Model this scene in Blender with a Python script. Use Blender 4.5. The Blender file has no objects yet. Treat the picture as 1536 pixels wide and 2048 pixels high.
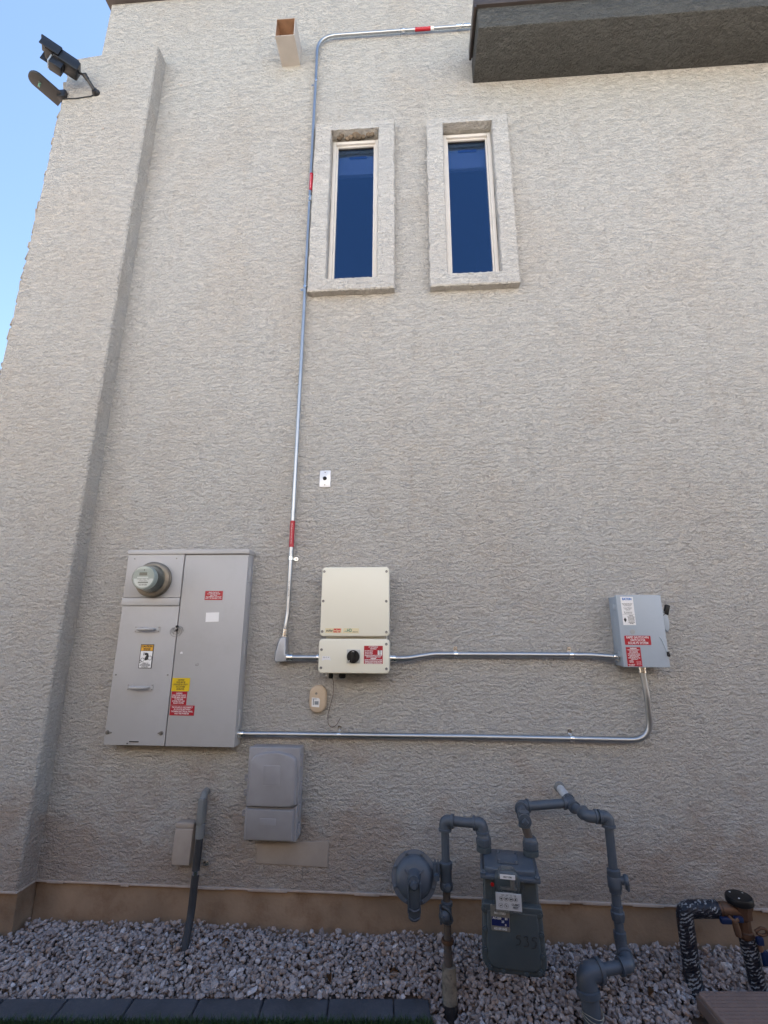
import bpy, bmesh, math, random
from mathutils import Vector, Matrix
import numpy as np

R = math.radians
S = bpy.context.scene
COL = S.collection
random.seed(7)
rng = np.random.default_rng(7)

# ------------------------------------------------------------------ camera
cam_d = bpy.data.cameras.new('camera'); cam = bpy.data.objects.new('camera', cam_d); COL.objects.link(cam)
PITCH, YAW, ROLL, FPX = 0.251816, -0.067532, 0.0045385, 959.4
cy, sy, cp, sp = math.cos(YAW), math.sin(YAW), math.cos(PITCH), math.sin(PITCH)
fwd = Vector((sy*cp, cy*cp, sp)); rgt = Vector((cy, -sy, 0)); upv = rgt.cross(fwd)
r2 = rgt*math.cos(ROLL) + upv*math.sin(ROLL); u2 = upv*math.cos(ROLL) - rgt*math.sin(ROLL)
cam.matrix_world = Matrix(((r2.x, u2.x, -fwd.x, 0.0), (r2.y, u2.y, -fwd.y, -2.8), (r2.z, u2.z, -fwd.z, 1.4), (0, 0, 0, 1)))
cam_d.sensor_fit = 'VERTICAL'; cam_d.sensor_height = 24.0; cam_d.lens = FPX/2048*24.0
cam_d.clip_start = 0.05; cam_d.clip_end = 500
S.camera = cam

# ------------------------------------------------------------------ sky, sun, exposure
SUN_EL, SUN_AZ = 52.0, 30.0
W = bpy.data.worlds.new('World'); S.world = W; W.use_nodes = True
nt = W.node_tree; nt.nodes.clear()
sky = nt.nodes.new('ShaderNodeTexSky'); sky.sky_type = 'NISHITA'; sky.sun_disc = False
sky.sun_elevation = R(SUN_EL); sky.sun_rotation = R(SUN_AZ); sky.air_density = 1.0; sky.dust_density = 0.05; sky.ozone_density = 0.4
bg = nt.nodes.new('ShaderNodeBackground'); bg.inputs['Strength'].default_value = 0.05
wo = nt.nodes.new('ShaderNodeOutputWorld')
nt.links.new(sky.outputs[0], bg.inputs[0]); nt.links.new(bg.outputs[0], wo.inputs[0])
sd = Vector((math.cos(R(SUN_EL))*math.sin(R(SUN_AZ)), math.cos(R(SUN_EL))*math.cos(R(SUN_AZ)), math.sin(R(SUN_EL))))
sun_d = bpy.data.lights.new('sun', 'SUN'); sun_d.energy = 5.0; sun_d.angle = R(0.53); sun_d.color = (1.0, 0.93, 0.84)
sun = bpy.data.objects.new('sun', sun_d); COL.objects.link(sun)
sun.rotation_euler = sd.to_track_quat('Z', 'Y').to_euler(); sun.location = sd*60
S.view_settings.view_transform = 'Standard'; S.view_settings.look = 'None'
S.view_settings.gamma = 1.0; S.view_settings.use_curve_mapping = False
S.view_settings.exposure = 2.8
S.cycles.max_bounces = 8; S.cycles.diffuse_bounces = 5; S.cycles.glossy_bounces = 4; S.cycles.transparent_max_bounces = 12
S.cycles.use_denoising = True

# ------------------------------------------------------------------ materials
MATS = {}
def mat(name, col=(.5,.5,.5), rough=.6, metal=0.0, spec=.5, var=0.08, vscale=9.0, bump=0.0, bscale=120.0, bdist=0.002, grime=None, gscale=6.0, gamt=.35, coat=0.0):
    m = bpy.data.materials.new(name); m.use_nodes = True
    n = m.node_tree.nodes; l = m.node_tree.links; b = n['Principled BSDF']
    b.inputs['Roughness'].default_value = rough; b.inputs['Metallic'].default_value = metal
    b.inputs['Specular IOR Level'].default_value = spec
    if coat: b.inputs['Coat Weight'].default_value = coat; b.inputs['Coat Roughness'].default_value = .15
    tc = n.new('ShaderNodeTexCoord')
    nz = n.new('ShaderNodeTexNoise'); nz.inputs['Scale'].default_value = vscale; nz.inputs['Detail'].default_value = 6
    l.new(tc.outputs['Object'], nz.inputs['Vector'])
    mr = n.new('ShaderNodeMapRange'); mr.inputs['From Min'].default_value = .3; mr.inputs['From Max'].default_value = .7
    mr.inputs['To Min'].default_value = 1-var; mr.inputs['To Max'].default_value = 1+var
    l.new(nz.outputs['Fac'], mr.inputs['Value'])
    mx = n.new('ShaderNodeMix'); mx.data_type = 'RGBA'; mx.blend_type = 'MULTIPLY'; mx.inputs[0].default_value = 1
    mx.inputs[6].default_value = (*col, 1); l.new(mr.outputs[0], mx.inputs[7])
    last = mx.outputs[2]
    if grime:
        g = n.new('ShaderNodeTexNoise'); g.inputs['Scale'].default_value = gscale; g.inputs['Detail'].default_value = 8; g.inputs['Roughness'].default_value = .7
        l.new(tc.outputs['Object'], g.inputs['Vector'])
        gr = n.new('ShaderNodeMapRange'); gr.inputs['From Min'].default_value = .5; gr.inputs['From Max'].default_value = .75
        gr.inputs['To Max'].default_value = gamt; l.new(g.outputs['Fac'], gr.inputs['Value'])
        m2 = n.new('ShaderNodeMix'); m2.data_type = 'RGBA'; l.new(gr.outputs[0], m2.inputs[0]); l.new(last, m2.inputs[6]); m2.inputs[7].default_value = (*grime, 1)
        last = m2.outputs[2]
    l.new(last, b.inputs['Base Color'])
    rr = n.new('ShaderNodeMapRange'); rr.inputs['To Min'].default_value = max(0, rough-.08); rr.inputs['To Max'].default_value = min(1, rough+.08)
    l.new(nz.outputs['Fac'], rr.inputs['Value']); l.new(rr.outputs[0], b.inputs['Roughness'])
    if bump:
        bn = n.new('ShaderNodeTexNoise'); bn.inputs['Scale'].default_value = bscale; bn.inputs['Detail'].default_value = 5
        l.new(tc.outputs['Object'], bn.inputs['Vector'])
        bp = n.new('ShaderNodeBump'); bp.inputs['Strength'].default_value = bump; bp.inputs['Distance'].default_value = bdist
        l.new(bn.outputs['Fac'], bp.inputs['Height']); l.new(bp.outputs[0], b.inputs['Normal'])
    MATS[name] = m
    return m

def stucco(name, col, warm, dist=.0098, sc=1.75, dirt_shade=False):
    m = bpy.data.materials.new(name); m.use_nodes = True
    n = m.node_tree.nodes; l = m.node_tree.links; b = n['Principled BSDF']
    b.inputs['Roughness'].default_value = .92; b.inputs['Specular IOR Level'].default_value = .2
    def math_(op, a, c=None):
        x = n.new('ShaderNodeMath'); x.operation = op
        for i, v in enumerate((a, c)):
            if v is None: continue
            if isinstance(v, (int, float)): x.inputs[i].default_value = v
            else: l.new(v, x.inputs[i])
        return x.outputs[0]
    def step(v, a, c, lo=0., hi=1.):
        x = n.new('ShaderNodeMapRange'); x.interpolation_type = 'SMOOTHSTEP'
        x.inputs['From Min'].default_value = a; x.inputs['From Max'].default_value = c
        x.inputs['To Min'].default_value = lo; x.inputs['To Max'].default_value = hi
        l.new(v, x.inputs['Value']); return x.outputs[0]
    tc = n.new('ShaderNodeTexCoord')
    def noise(scale, det, rough, distn, stretch, off=0.):
        mp = n.new('ShaderNodeMapping'); mp.inputs['Scale'].default_value = stretch; mp.inputs['Location'].default_value = (off, off*.7, off*1.3)
        l.new(tc.outputs['Object'], mp.inputs['Vector'])
        x = n.new('ShaderNodeTexNoise'); x.inputs['Scale'].default_value = scale*sc; x.inputs['Detail'].default_value = det
        x.inputs['Roughness'].default_value = rough; x.inputs['Distortion'].default_value = distn
        l.new(mp.outputs[0], x.inputs['Vector']); return x.outputs['Fac']
    # trowelled ledges: each pass rises gently downwards and ends in a thin sharp lip
    sep = n.new('ShaderNodeSeparateXYZ'); l.new(tc.outputs['Object'], sep.inputs[0])
    fine = noise(105, 3, .65, 0, (1, 1, 1), 1.3)
    def ledges(freq, a1, s1, a2, s2, off, lo, hi):
        v = math_('ADD', math_('MULTIPLY', sep.outputs['Z'], freq*sc), math_('MULTIPLY', noise(s1, 3, .55, .2, (.85, 1, 1), off), a1))
        v = math_('ADD', v, math_('MULTIPLY', noise(s2, 3, .6, 0, (1, 1, 1), off+2), a2))
        f = math_('FRACT', v)
        saw = math_('MULTIPLY', step(f, 0., .13), math_('SUBTRACT', 1.0, f))
        mask = step(noise(s1*1.6, 2, .5, 0, (.6, 1, 1.2), off+11), lo, hi, .5, 1.)
        return math_('MULTIPLY', saw, mask)
    l1 = ledges(19, 3.6, 9, 1.5, 36, 0., .40, .56)
    l2 = ledges(27, 3.6, 13, 1.7, 52, 4.4, .44, .58)
    lump = noise(36, 4, .62, .4, (.9, 1, 1.05), 3.1)
    h = math_('ADD', math_('MULTIPLY', l1, .95), math_('MULTIPLY', l2, .8))
    h = math_('ADD', h, math_('MULTIPLY', lump, 1.1))
    h = math_('ADD', h, math_('MULTIPLY', fine, .5))
    bp = n.new('ShaderNodeBump'); bp.inputs['Strength'].default_value = 1.0; bp.inputs['Distance'].default_value = dist
    l.new(h, bp.inputs['Height']); l.new(bp.outputs[0], b.inputs['Normal'])
    # colour: slow drifts of paint and dust
    big = noise(.9, 4, .6, .2, (1, 1, .6), 5.); mid = noise(6, 6, .7, 0, (1, 1, .7), 9.)
    w = math_('ADD', math_('MULTIPLY', step(big, .42, .68), .5), math_('MULTIPLY', step(mid, .5, .75), .5))
    mx = n.new('ShaderNodeMix'); mx.data_type = 'RGBA'; l.new(w, mx.inputs[0])
    mx.inputs[6].default_value = (*col, 1); mx.inputs[7].default_value = (*warm, 1)
    sp_ = step(noise(110, 3, .6, 0, (1, 1, 1), 2.), .35, .65, .90, 1.06)
    m2 = n.new('ShaderNodeMix'); m2.data_type = 'RGBA'; m2.blend_type = 'MULTIPLY'; m2.inputs[0].default_value = 1
    l.new(mx.outputs[2], m2.inputs[6]); l.new(sp_, m2.inputs[7])
    last = m2.outputs[2]
    if dirt_shade:   # rusty soil splash with the wall foot's shade painted in, and faint tan runs elsewhere
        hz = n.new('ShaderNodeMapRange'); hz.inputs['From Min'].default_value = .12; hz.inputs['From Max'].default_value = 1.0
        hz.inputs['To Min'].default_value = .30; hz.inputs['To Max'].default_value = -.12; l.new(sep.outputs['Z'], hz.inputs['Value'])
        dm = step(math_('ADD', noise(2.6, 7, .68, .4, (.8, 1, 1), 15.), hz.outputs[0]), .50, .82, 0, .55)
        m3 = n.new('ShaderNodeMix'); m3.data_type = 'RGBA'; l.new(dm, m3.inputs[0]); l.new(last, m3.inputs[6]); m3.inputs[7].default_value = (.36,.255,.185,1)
        run = step(noise(5, 5, .6, .2, (1.6, 1, .22), 21.), .56, .78, 0, .28)
        m4 = n.new('ShaderNodeMix'); m4.data_type = 'RGBA'; l.new(run, m4.inputs[0]); l.new(m3.outputs[2], m4.inputs[6]); m4.inputs[7].default_value = (.40,.345,.285,1)
        last = m4.outputs[2]
    l.new(last, b.inputs['Base Color'])
    MATS[name] = m
    return m

STUCCO = stucco('stucco_beige', (.53,.507,.468), (.515,.465,.405), dirt_shade=True)
TRIM = stucco('stucco_trim', (.56,.54,.505), (.54,.50,.45), .0085)
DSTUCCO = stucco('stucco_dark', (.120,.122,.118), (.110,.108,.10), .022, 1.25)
CONCRETE = mat('footing_concrete', (.33,.24,.165), .9, spec=.2, var=.25, vscale=4, bump=.5, bscale=60, bdist=.004, grime=(.19,.11,.062), gscale=4.5, gamt=.9)
SCREED = mat('screed_metal', (.50,.42,.36), .7, var=.15, vscale=20, grime=(.3,.2,.13), gscale=9, gamt=.6)
VINYL = mat('window_vinyl', (.62,.585,.54), .45, var=.04, grime=(.48,.44,.39), gscale=12, gamt=.3)
CAPM = mat('cap_metal', (.055,.045,.042), .45, metal=.2, var=.15)
PANELP = mat('panel_paint', (.425,.42,.42), .42, var=.05, vscale=3, grime=(.35,.335,.32), gscale=5, gamt=.4, bump=.08, bscale=30)
SCUPP = mat('scupper_paint', (.45,.42,.39), .55, var=.06, grime=(.38,.33,.28), gscale=7, gamt=.5)
SCUPIN = mat('scupper_inside', (.34,.20,.12), .7, var=.2, vscale=14, grime=(.24,.12,.07), gscale=12, gamt=.6)
CREAM = mat('inverter_cream', (.80,.775,.65), .38, var=.02, vscale=3, bump=.05, bscale=90)
CREAMS = mat('inverter_side', (.62,.60,.53), .45, var=.03)
ALU = mat('heat_sink_aluminium', (.45,.46,.47), .4, metal=.8, var=.06)
BLACKP = mat('black_plastic', (.010,.010,.011), .42, spec=.3, var=.2)
DARKH = mat('dark_gap', (.02,.02,.02), .9, var=.2)
SCREW = mat('screw_steel', (.25,.24,.22), .4, metal=.7, var=.2, vscale=80)
GALV = mat('galvanised_steel', (.46,.48,.50), .40, metal=1.0, var=.05, vscale=12)
GALVB = mat('bright_zinc', (.80,.81,.80), .24, metal=1.0, var=.06, vscale=40)
CASTAL = mat('cast_fitting', (.42,.44,.47), .42, metal=.35, var=.06, vscale=30, bump=.15, bscale=250, bdist=.001)
DISC = mat('disconnect_paint', (.37,.425,.485), .38, var=.03, vscale=4, grime=(.31,.355,.40), gscale=9, gamt=.4)
RED = mat('sticker_red', (.40,.008,.022), .4, var=.04)
YEL = mat('sticker_yellow', (.72,.50,.01), .4, var=.05)
AMB = mat('sticker_amber', (.78,.40,.03), .4, var=.05)
WHT = mat('sticker_white', (.80,.80,.80), .4, var=.02)
INKW = mat('ink_white', (.82,.80,.80), .5, var=.02)
INKB = mat('ink_black', (.025,.025,.027), .5, var=.05)
INKG = mat('ink_green', (.02,.22,.16), .5, var=.02)
INKR = mat('ink_red', (.62,.03,.03), .5, var=.02)
INKBL = mat('ink_blue', (.02,.16,.50), .5, var=.02)
LABELC = mat('logo_label', (.78,.69,.44), .4, var=.03)
OVAL = mat('oval_beige', (.58,.46,.33), .5, var=.05, vscale=14, grime=(.48,.37,.26), gscale=16, gamt=.4)
TELG = mat('telecom_grey', (.315,.31,.325), .5, var=.08, vscale=10, grime=(.35,.34,.345), gscale=7, gamt=.5, bump=.06, bscale=60)
BEIGE = mat('box_beige', (.385,.335,.29), .6, var=.08, grime=(.30,.25,.205), gscale=8, gamt=.5)
PVCG = mat('conduit_grey', (.038,.039,.042), .7, var=.12, vscale=20)
PVCL = mat('fitting_grey', (.20,.21,.21), .5, var=.06)
GASP = mat('gas_grey_paint', (.080,.099,.124), .42, var=.1, vscale=18, bump=.25, bscale=160, bdist=.0012, grime=(.10,.11,.12), gscale=14, gamt=.45)
GASG = mat('meter_green_grey', (.064,.081,.088), .48, var=.08, vscale=14, bump=.3, bscale=220, bdist=.0012, grime=(.105,.118,.125), gscale=9, gamt=.4)
IRON = mat('bare_pipe', (.10,.085,.075), .6, var=.25, vscale=30, grime=(.16,.12,.07), gscale=20, gamt=.5)
LTAPE = mat('pale_pipe', (.52,.54,.55), .6, var=.1, vscale=30)
TAN = mat('sleeve_tan', (.25,.22,.17), .8, var=.25, vscale=20, bump=.2, bscale=80, grime=(.02,.019,.018), gscale=38, gamt=1.0)
TAR = mat('tar_black', (.015,.015,.017), .55, var=.3, vscale=30, bump=.6, bscale=60, bdist=.006, grime=(.25,.22,.18), gscale=45, gamt=.5)
BRASS = mat('aged_bronze', (.155,.088,.055), .5, metal=.55, var=.2, vscale=25, grime=(.12,.075,.05), gscale=25, gamt=.6)
BLUE = mat('blue_handle', (.004,.018,.068), .4, var=.1)
LIDM = mat('lid_brown', (.27,.185,.15), .75, var=.1, vscale=12, grime=(.28,.22,.18), gscale=20, gamt=.4)
LIDS = mat('lid_body', (.16,.115,.095), .8, var=.1)
PAVER = mat('paver_slate', (.074,.078,.090), .85, spec=.3, var=.22, vscale=7, bump=.7, bscale=90, bdist=.004, grime=(.15,.15,.155), gscale=30, gamt=.35)
GROUND = mat('packed_dirt', (.20,.17,.15), .95, spec=.1, var=.25, vscale=10, bump=.6, bscale=40, bdist=.01)
CAMB = mat('camera_black', (.010,.011,.014), .35, var=.1)
CAMG = mat('paddle_grey', (.032,.031,.033), .5, var=.12)
STONEV = mat('veneer_stone', (.30,.265,.225), .9, var=.25, vscale=14, bump=.6, bscale=50, bdist=.008)
LCD = mat('lcd_dark', (.10,.115,.10), .3, var=.1)
METERF = mat('meter_face', (.40,.44,.42), .45, var=.04)
NAVY = mat('plate_navy', (.01,.018,.10), .35, var=.05)
PLATEM = mat('plate_metal', (.30,.29,.26), .4, metal=.5, var=.1, vscale=60)
REDD = mat('red_dot', (.35,.004,.004), .4, var=.05)
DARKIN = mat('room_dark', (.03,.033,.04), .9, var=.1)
BLIND = mat('blind_pale', (.55,.56,.58), .8, var=.03)
ADDHOUSE = mat('added_house_stucco', (.655,.64,.615), .92, spec=.2, var=.06, vscale=2, bump=.5, bscale=40, bdist=.01)
BLOCKM = mat('added_wall_block', (.20,.145,.10), .92, spec=.2, var=.14, vscale=6, bump=.5, bscale=60, bdist=.006)
TURFB = mat('turf_base', (.03,.05,.018), .95, spec=.1, var=.3, vscale=60)
GRASS = mat('turf_blade', (.035,.075,.02), .6, var=.35, vscale=40)

def glassmat(name, tint, f0=.05, rough=.01, body=0.0, bodycol=(.4,.45,.43), refl=(1,1,1)):
    m = bpy.data.materials.new(name); m.use_nodes = True
    n = m.node_tree.nodes; l = m.node_tree.links; n.clear()
    o = n.new('ShaderNodeOutputMaterial'); t = n.new('ShaderNodeBsdfTransparent'); t.inputs[0].default_value = (*tint, 1)
    g = n.new('ShaderNodeBsdfGlossy'); g.inputs['Roughness'].default_value = rough; g.inputs[0].default_value = (*refl, 1)
    fr = n.new('ShaderNodeLayerWeight'); fr.inputs[0].default_value = .35
    mr = n.new('ShaderNodeMapRange'); mr.inputs['To Min'].default_value = f0; mr.inputs['To Max'].default_value = .9
    pw = n.new('ShaderNodeMath'); pw.operation = 'POWER'; pw.inputs[1].default_value = 2.5
    l.new(fr.outputs['Facing'], pw.inputs[0]); l.new(pw.outputs[0], mr.inputs['Value'])
    nz = n.new('ShaderNodeTexNoise'); nz.inputs['Scale'].default_value = 1.5
    tc = n.new('ShaderNodeTexCoord'); l.new(tc.outputs['Object'], nz.inputs['Vector'])
    bp = n.new('ShaderNodeBump'); bp.inputs['Strength'].default_value = .05; bp.inputs['Distance'].default_value = .01
    l.new(nz.outputs['Fac'], bp.inputs['Height']); l.new(bp.outputs[0], g.inputs['Normal'])
    mx = n.new('ShaderNodeMixShader'); l.new(mr.outputs[0], mx.inputs[0]); l.new(g.outputs[0], mx.inputs[2])
    if body:
        df = n.new('ShaderNodeBsdfDiffuse'); df.inputs[0].default_value = (*bodycol, 1)
        m0 = n.new('ShaderNodeMixShader'); m0.inputs[0].default_value = body
        l.new(t.outputs[0], m0.inputs[1]); l.new(df.outputs[0], m0.inputs[2]); l.new(m0.outputs[0], mx.inputs[1])
    else: l.new(t.outputs[0], mx.inputs[1])
    l.new(mx.outputs[0], o.inputs[0]); MATS[name] = m
    return m
GLASS = glassmat('window_glass', (.50,.57,.70), .115, refl=(.42,.68,1.0))
MGLASS = glassmat('meter_glass', (.86,.90,.89), .05, .03, .08)
CPLAS = glassmat('clear_plastic', (.95,.955,.96), .035, .08, .02, (.4,.42,.44))

# gravel: each stone its own colour
def gravelmat():
    m = bpy.data.materials.new('gravel_stone'); m.use_nodes = True
    n = m.node_tree.nodes; l = m.node_tree.links; b = n['Principled BSDF']
    b.inputs['Roughness'].default_value = .85; b.inputs['Specular IOR Level'].default_value = .25
    at = n.new('ShaderNodeAttribute'); at.attribute_name = 'tone'
    cr = n.new('ShaderNodeValToRGB'); e = cr.color_ramp.elements
    e[0].position = 0; e[0].color = (.13,.11,.105,1); e[1].position = 1; e[1].color = (.52,.49,.48,1)
    for p, c in ((.10,(.20,.165,.15,1)), (.35,(.27,.235,.225,1)), (.6,(.33,.295,.285,1)), (.78,(.36,.30,.265,1)), (.84,(.30,.205,.15,1)), (.87,(.37,.345,.345,1))):
        x = e.new(p); x.color = c
    l.new(at.outputs['Fac'], cr.inputs[0])
    tc = n.new('ShaderNodeTexCoord'); nz = n.new('ShaderNodeTexNoise'); nz.inputs['Scale'].default_value = 90; nz.inputs['Detail'].default_value = 6
    l.new(tc.outputs['Object'], nz.inputs['Vector'])
    mr = n.new('ShaderNodeMapRange'); mr.inputs['From Min'].default_value = .3; mr.inputs['From Max'].default_value = .7; mr.inputs['To Min'].default_value = 1.0; mr.inputs['To Max'].default_value = 1.6
    l.new(nz.outputs['Fac'], mr.inputs['Value'])
    mx = n.new('ShaderNodeMix'); mx.data_type = 'RGBA'; mx.blend_type = 'MULTIPLY'; mx.inputs[0].default_value = 1
    l.new(cr.outputs[0], mx.inputs[6]); l.new(mr.outputs[0], mx.inputs[7]); l.new(mx.outputs[2], b.inputs['Base Color'])
    bp = n.new('ShaderNodeBump'); bp.inputs['Strength'].default_value = .5; bp.inputs['Distance'].default_value = .003
    l.new(nz.outputs['Fac'], bp.inputs['Height']); l.new(bp.outputs[0], b.inputs['Normal'])
    return m
GRAVEL = gravelmat()

# striped insulation print: white dashes on dark navy wrap
def wrapmat():
    m = bpy.data.materials.new('insulation_wrap'); m.use_nodes = True
    n = m.node_tree.nodes; l = m.node_tree.links; b = n['Principled BSDF']; b.inputs['Roughness'].default_value = .4
    tc = n.new('ShaderNodeTexCoord'); mp = n.new('ShaderNodeMapping'); mp.inputs['Rotation'].default_value = (0, R(28), R(10))
    l.new(tc.outputs['Object'], mp.inputs[0])
    wv = n.new('ShaderNodeTexWave'); wv.bands_direction = 'Z'; wv.inputs['Scale'].default_value = 26; wv.inputs['Distortion'].default_value = 5; wv.inputs['Detail'].default_value = 3; wv.inputs['Detail Scale'].default_value = 3
    l.new(mp.outputs[0], wv.inputs[0])
    nz = n.new('ShaderNodeTexNoise'); nz.inputs['Scale'].default_value = 38; nz.inputs['Detail'].default_value = 2; l.new(tc.outputs['Object'], nz.inputs['Vector'])
    s1 = n.new('ShaderNodeMapRange'); s1.inputs['From Min'].default_value = .62; s1.inputs['From Max'].default_value = .75; l.new(wv.outputs['Fac'], s1.inputs['Value'])
    s2 = n.new('ShaderNodeMapRange'); s2.inputs['From Min'].default_value = .47; s2.inputs['From Max'].default_value = .54; l.new(nz.outputs['Fac'], s2.inputs['Value'])
    ml = n.new('ShaderNodeMath'); ml.operation = 'MULTIPLY'; l.new(s1.outputs[0], ml.inputs[0]); l.new(s2.outputs[0], ml.inputs[1])
    mx = n.new('ShaderNodeMix'); mx.data_type = 'RGBA'; l.new(ml.outputs[0], mx.inputs[0])
    mx.inputs[6].default_value = (.007,.009,.018,1); mx.inputs[7].default_value = (.27,.29,.31,1)
    l.new(mx.outputs[2], b.inputs['Base Color'])
    bp = n.new('ShaderNodeBump'); bp.inputs['Strength'].default_value = .4; bp.inputs['Distance'].default_value = .004
    l.new(wv.outputs['Fac'], bp.inputs['Height']); l.new(bp.outputs[0], b.inputs['Normal'])
    return m
WRAP = wrapmat()

# ------------------------------------------------------------------ object helpers
OFF = {}
def thing(name, label, cat, loc=(0,0,0), group=None, rotz=0.0, local=False):
    o = bpy.data.objects.new(name, None); COL.objects.link(o); o.empty_display_size = .05
    o.location = loc; o.rotation_euler = (0, 0, rotz); o['label'] = label; o['category'] = cat
    if group: o['group'] = group
    OFF[o.name] = Vector((0,0,0)) if local else Vector(loc)
    return o
def tag(o, label, cat, group=None):
    o['label'] = label; o['category'] = cat
    if group: o['group'] = group
    return o

class MB:
    """collects shapes into one bmesh"""
    def __init__(s): s.bm = bmesh.new()
    def _merge(s, b, M=None):
        if M is not None: bmesh.ops.transform(b, matrix=M, verts=b.verts)
        me = bpy.data.meshes.new('t'); b.to_mesh(me); b.free(); s.bm.from_mesh(me); bpy.data.meshes.remove(me); return s
    def box(s, x0, x1, y0, y1, z0, z1, bev=0.0, seg=2, M=None):
        b = bmesh.new(); bmesh.ops.create_cube(b, size=1)
        for v in b.verts: v.co = Vector(((x0+x1)/2+v.co.x*(x1-x0), (y0+y1)/2+v.co.y*(y1-y0), (z0+z1)/2+v.co.z*(z1-z0)))
        if bev: bmesh.ops.bevel(b, geom=b.edges[:], offset=bev, segments=seg, profile=.5, affect='EDGES')
        return s._merge(b, M)
    def rrect(s, x0, x1, z0, z1, y0, y1, rad, seg=6, bev=0.0, M=None):
        """rounded rectangle in XZ extruded from y0 (back) to y1 (front)"""
        pts = []
        for cx, cz, a0 in ((x1-rad, z1-rad, 0), (x0+rad, z1-rad, 90), (x0+rad, z0+rad, 180), (x1-rad, z0+rad, 270)):
            for i in range(seg+1):
                a = R(a0+90*i/seg); pts.append((cx+rad*math.cos(a), cz+rad*math.sin(a)))
        return s.prism(pts, y0, y1, bev, M)
    def prism(s, pts, y0, y1, bev=0.0, M=None):
        """outline in XZ extruded along y; front edge (y1) bevelled"""
        b = bmesh.new()
        bk = [b.verts.new((p[0], y0, p[1])) for p in pts]; fr = [b.verts.new((p[0], y1, p[1])) for p in pts]
        n = len(pts); ff = b.faces.new(fr); b.faces.new(list(reversed(bk)))
        for i in range(n): b.faces.new((fr[i], bk[i], bk[(i+1) % n], fr[(i+1) % n]))
        bmesh.ops.recalc_face_normals(b, faces=b.faces[:])
        if bev: bmesh.ops.bevel(b, geom=[e for e in ff.edges], offset=bev, segments=3, profile=.5, affect='EDGES')
        return s._merge(b, M)
    def lathe(s, prof, p0, axis, seg=32, M=None):
        """prof = [(distance along axis, radius)]"""
        p0 = Vector(p0); ax = Vector(axis).normalized(); t = Vector((0,0,1)) if abs(ax.z) < .9 else Vector((1,0,0))
        u = ax.cross(t).normalized(); w = ax.cross(u)
        b = bmesh.new(); rings = []
        for d, r in prof:
            if r <= 1e-6: rings.append([b.verts.new(p0+ax*d)])
            else: rings.append([b.verts.new(p0+ax*d+(u*math.cos(2*math.pi*k/seg)+w*math.sin(2*math.pi*k/seg))*r) for k in range(seg)])
        for A, B in zip(rings, rings[1:]):
            for k in range(seg):
                k2 = (k+1) % seg
                if len(A) == 1 and len(B) == 1: continue
                if len(A) == 1: b.faces.new((A[0], B[k2], B[k]))
                elif len(B) == 1: b.faces.new((A[k], A[k2], B[0]))
                else: b.faces.new((A[k], A[k2], B[k2], B[k]))
        for rg in (rings[0], rings[-1]):
            if len(rg) > 1: b.faces.new(rg)
        bmesh.ops.recalc_face_normals(b, faces=b.faces[:])
        return s._merge(b, M)
    def cyl(s, p0, p1, r, seg=20, r1=None, M=None):
        p0 = Vector(p0); p1 = Vector(p1); L = (p1-p0).length
        return s.lathe([(0, r), (L, r if r1 is None else r1)], p0, p1-p0, seg, M)
    def tube(s, pts, r, seg=14, bend=0.0, bseg=7, M=None):
        """round tube along a polyline, its corners rounded with radius bend"""
        P = [Vector(p) for p in pts]; path = [P[0]]
        for i in range(1, len(P)-1):
            a, b_, c = P[i-1], P[i], P[i+1]
            d1 = (a-b_); d2 = (c-b_); l1, l2 = d1.length, d2.length; d1.normalize(); d2.normalize()
            ang = d1.angle(d2)
            if bend <= 0 or ang > 3.1: path.append(b_); continue
            t = min(bend/math.tan(ang/2), l1*.49, l2*.49)
            A, B = b_+d1*t, b_+d2*t
            for k in range(bseg+1):
                q = k/bseg; path.append(A*(1-q)**2+b_*2*q*(1-q)+B*q*q)
        path.append(P[-1])
        b = bmesh.new(); rings = []; prev = None
        for i, p in enumerate(path):
            t = (path[min(i+1, len(path)-1)]-path[max(i-1, 0)]).normalized()
            if prev is None:
                h = Vector((0,0,1)) if abs(t.z) < .9 else Vector((0,1,0)); u = t.cross(h).normalized()
            else: u = (prev-t*prev.dot(t)).normalized()
            prev = u; w = t.cross(u)
            rr = r(i/(len(path)-1)) if callable(r) else r
            rings.append([b.verts.new(p+(u*math.cos(2*math.pi*k/seg)+w*math.sin(2*math.pi*k/seg))*rr) for k in range(seg)])
        for A, B in zip(rings, rings[1:]):
            for k in range(seg): b.faces.new((A[k], A[(k+1) % seg], B[(k+1) % seg], B[k]))
        b.faces.new(list(reversed(rings[0]))); b.faces.new(rings[-1])
        bmesh.ops.recalc_face_normals(b, faces=b.faces[:])
        return s._merge(b, M)
    def poly(s, pts):
        b = bmesh.new(); b.faces.new([b.verts.new(p) for p in pts]); return s._merge(b)
    def hexnut(s, p0, axis, r, h): return s.lathe([(0, r), (h*.8, r), (h, r*.85)], p0, axis, 6)
    def build(s, name, m, parent=None, angle=38, flat=False):
        me = bpy.data.meshes.new(name)
        off = Vector((0,0,0))
        if parent is not None: off = OFF.get(parent.name, Vector((0,0,0)))
        if off.length: bmesh.ops.translate(s.bm, verts=s.bm.verts, vec=-off)
        s.bm.to_mesh(me); s.bm.free()
        o = bpy.data.objects.new(name, me); COL.objects.link(o); me.materials.append(m)
        if not flat:
            me.polygons.foreach_set('use_smooth', [True]*len(me.polygons)); me.set_sharp_from_angle(angle=R(angle))
        if parent is not None: o.parent = parent; OFF[o.name] = off
        return o

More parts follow.
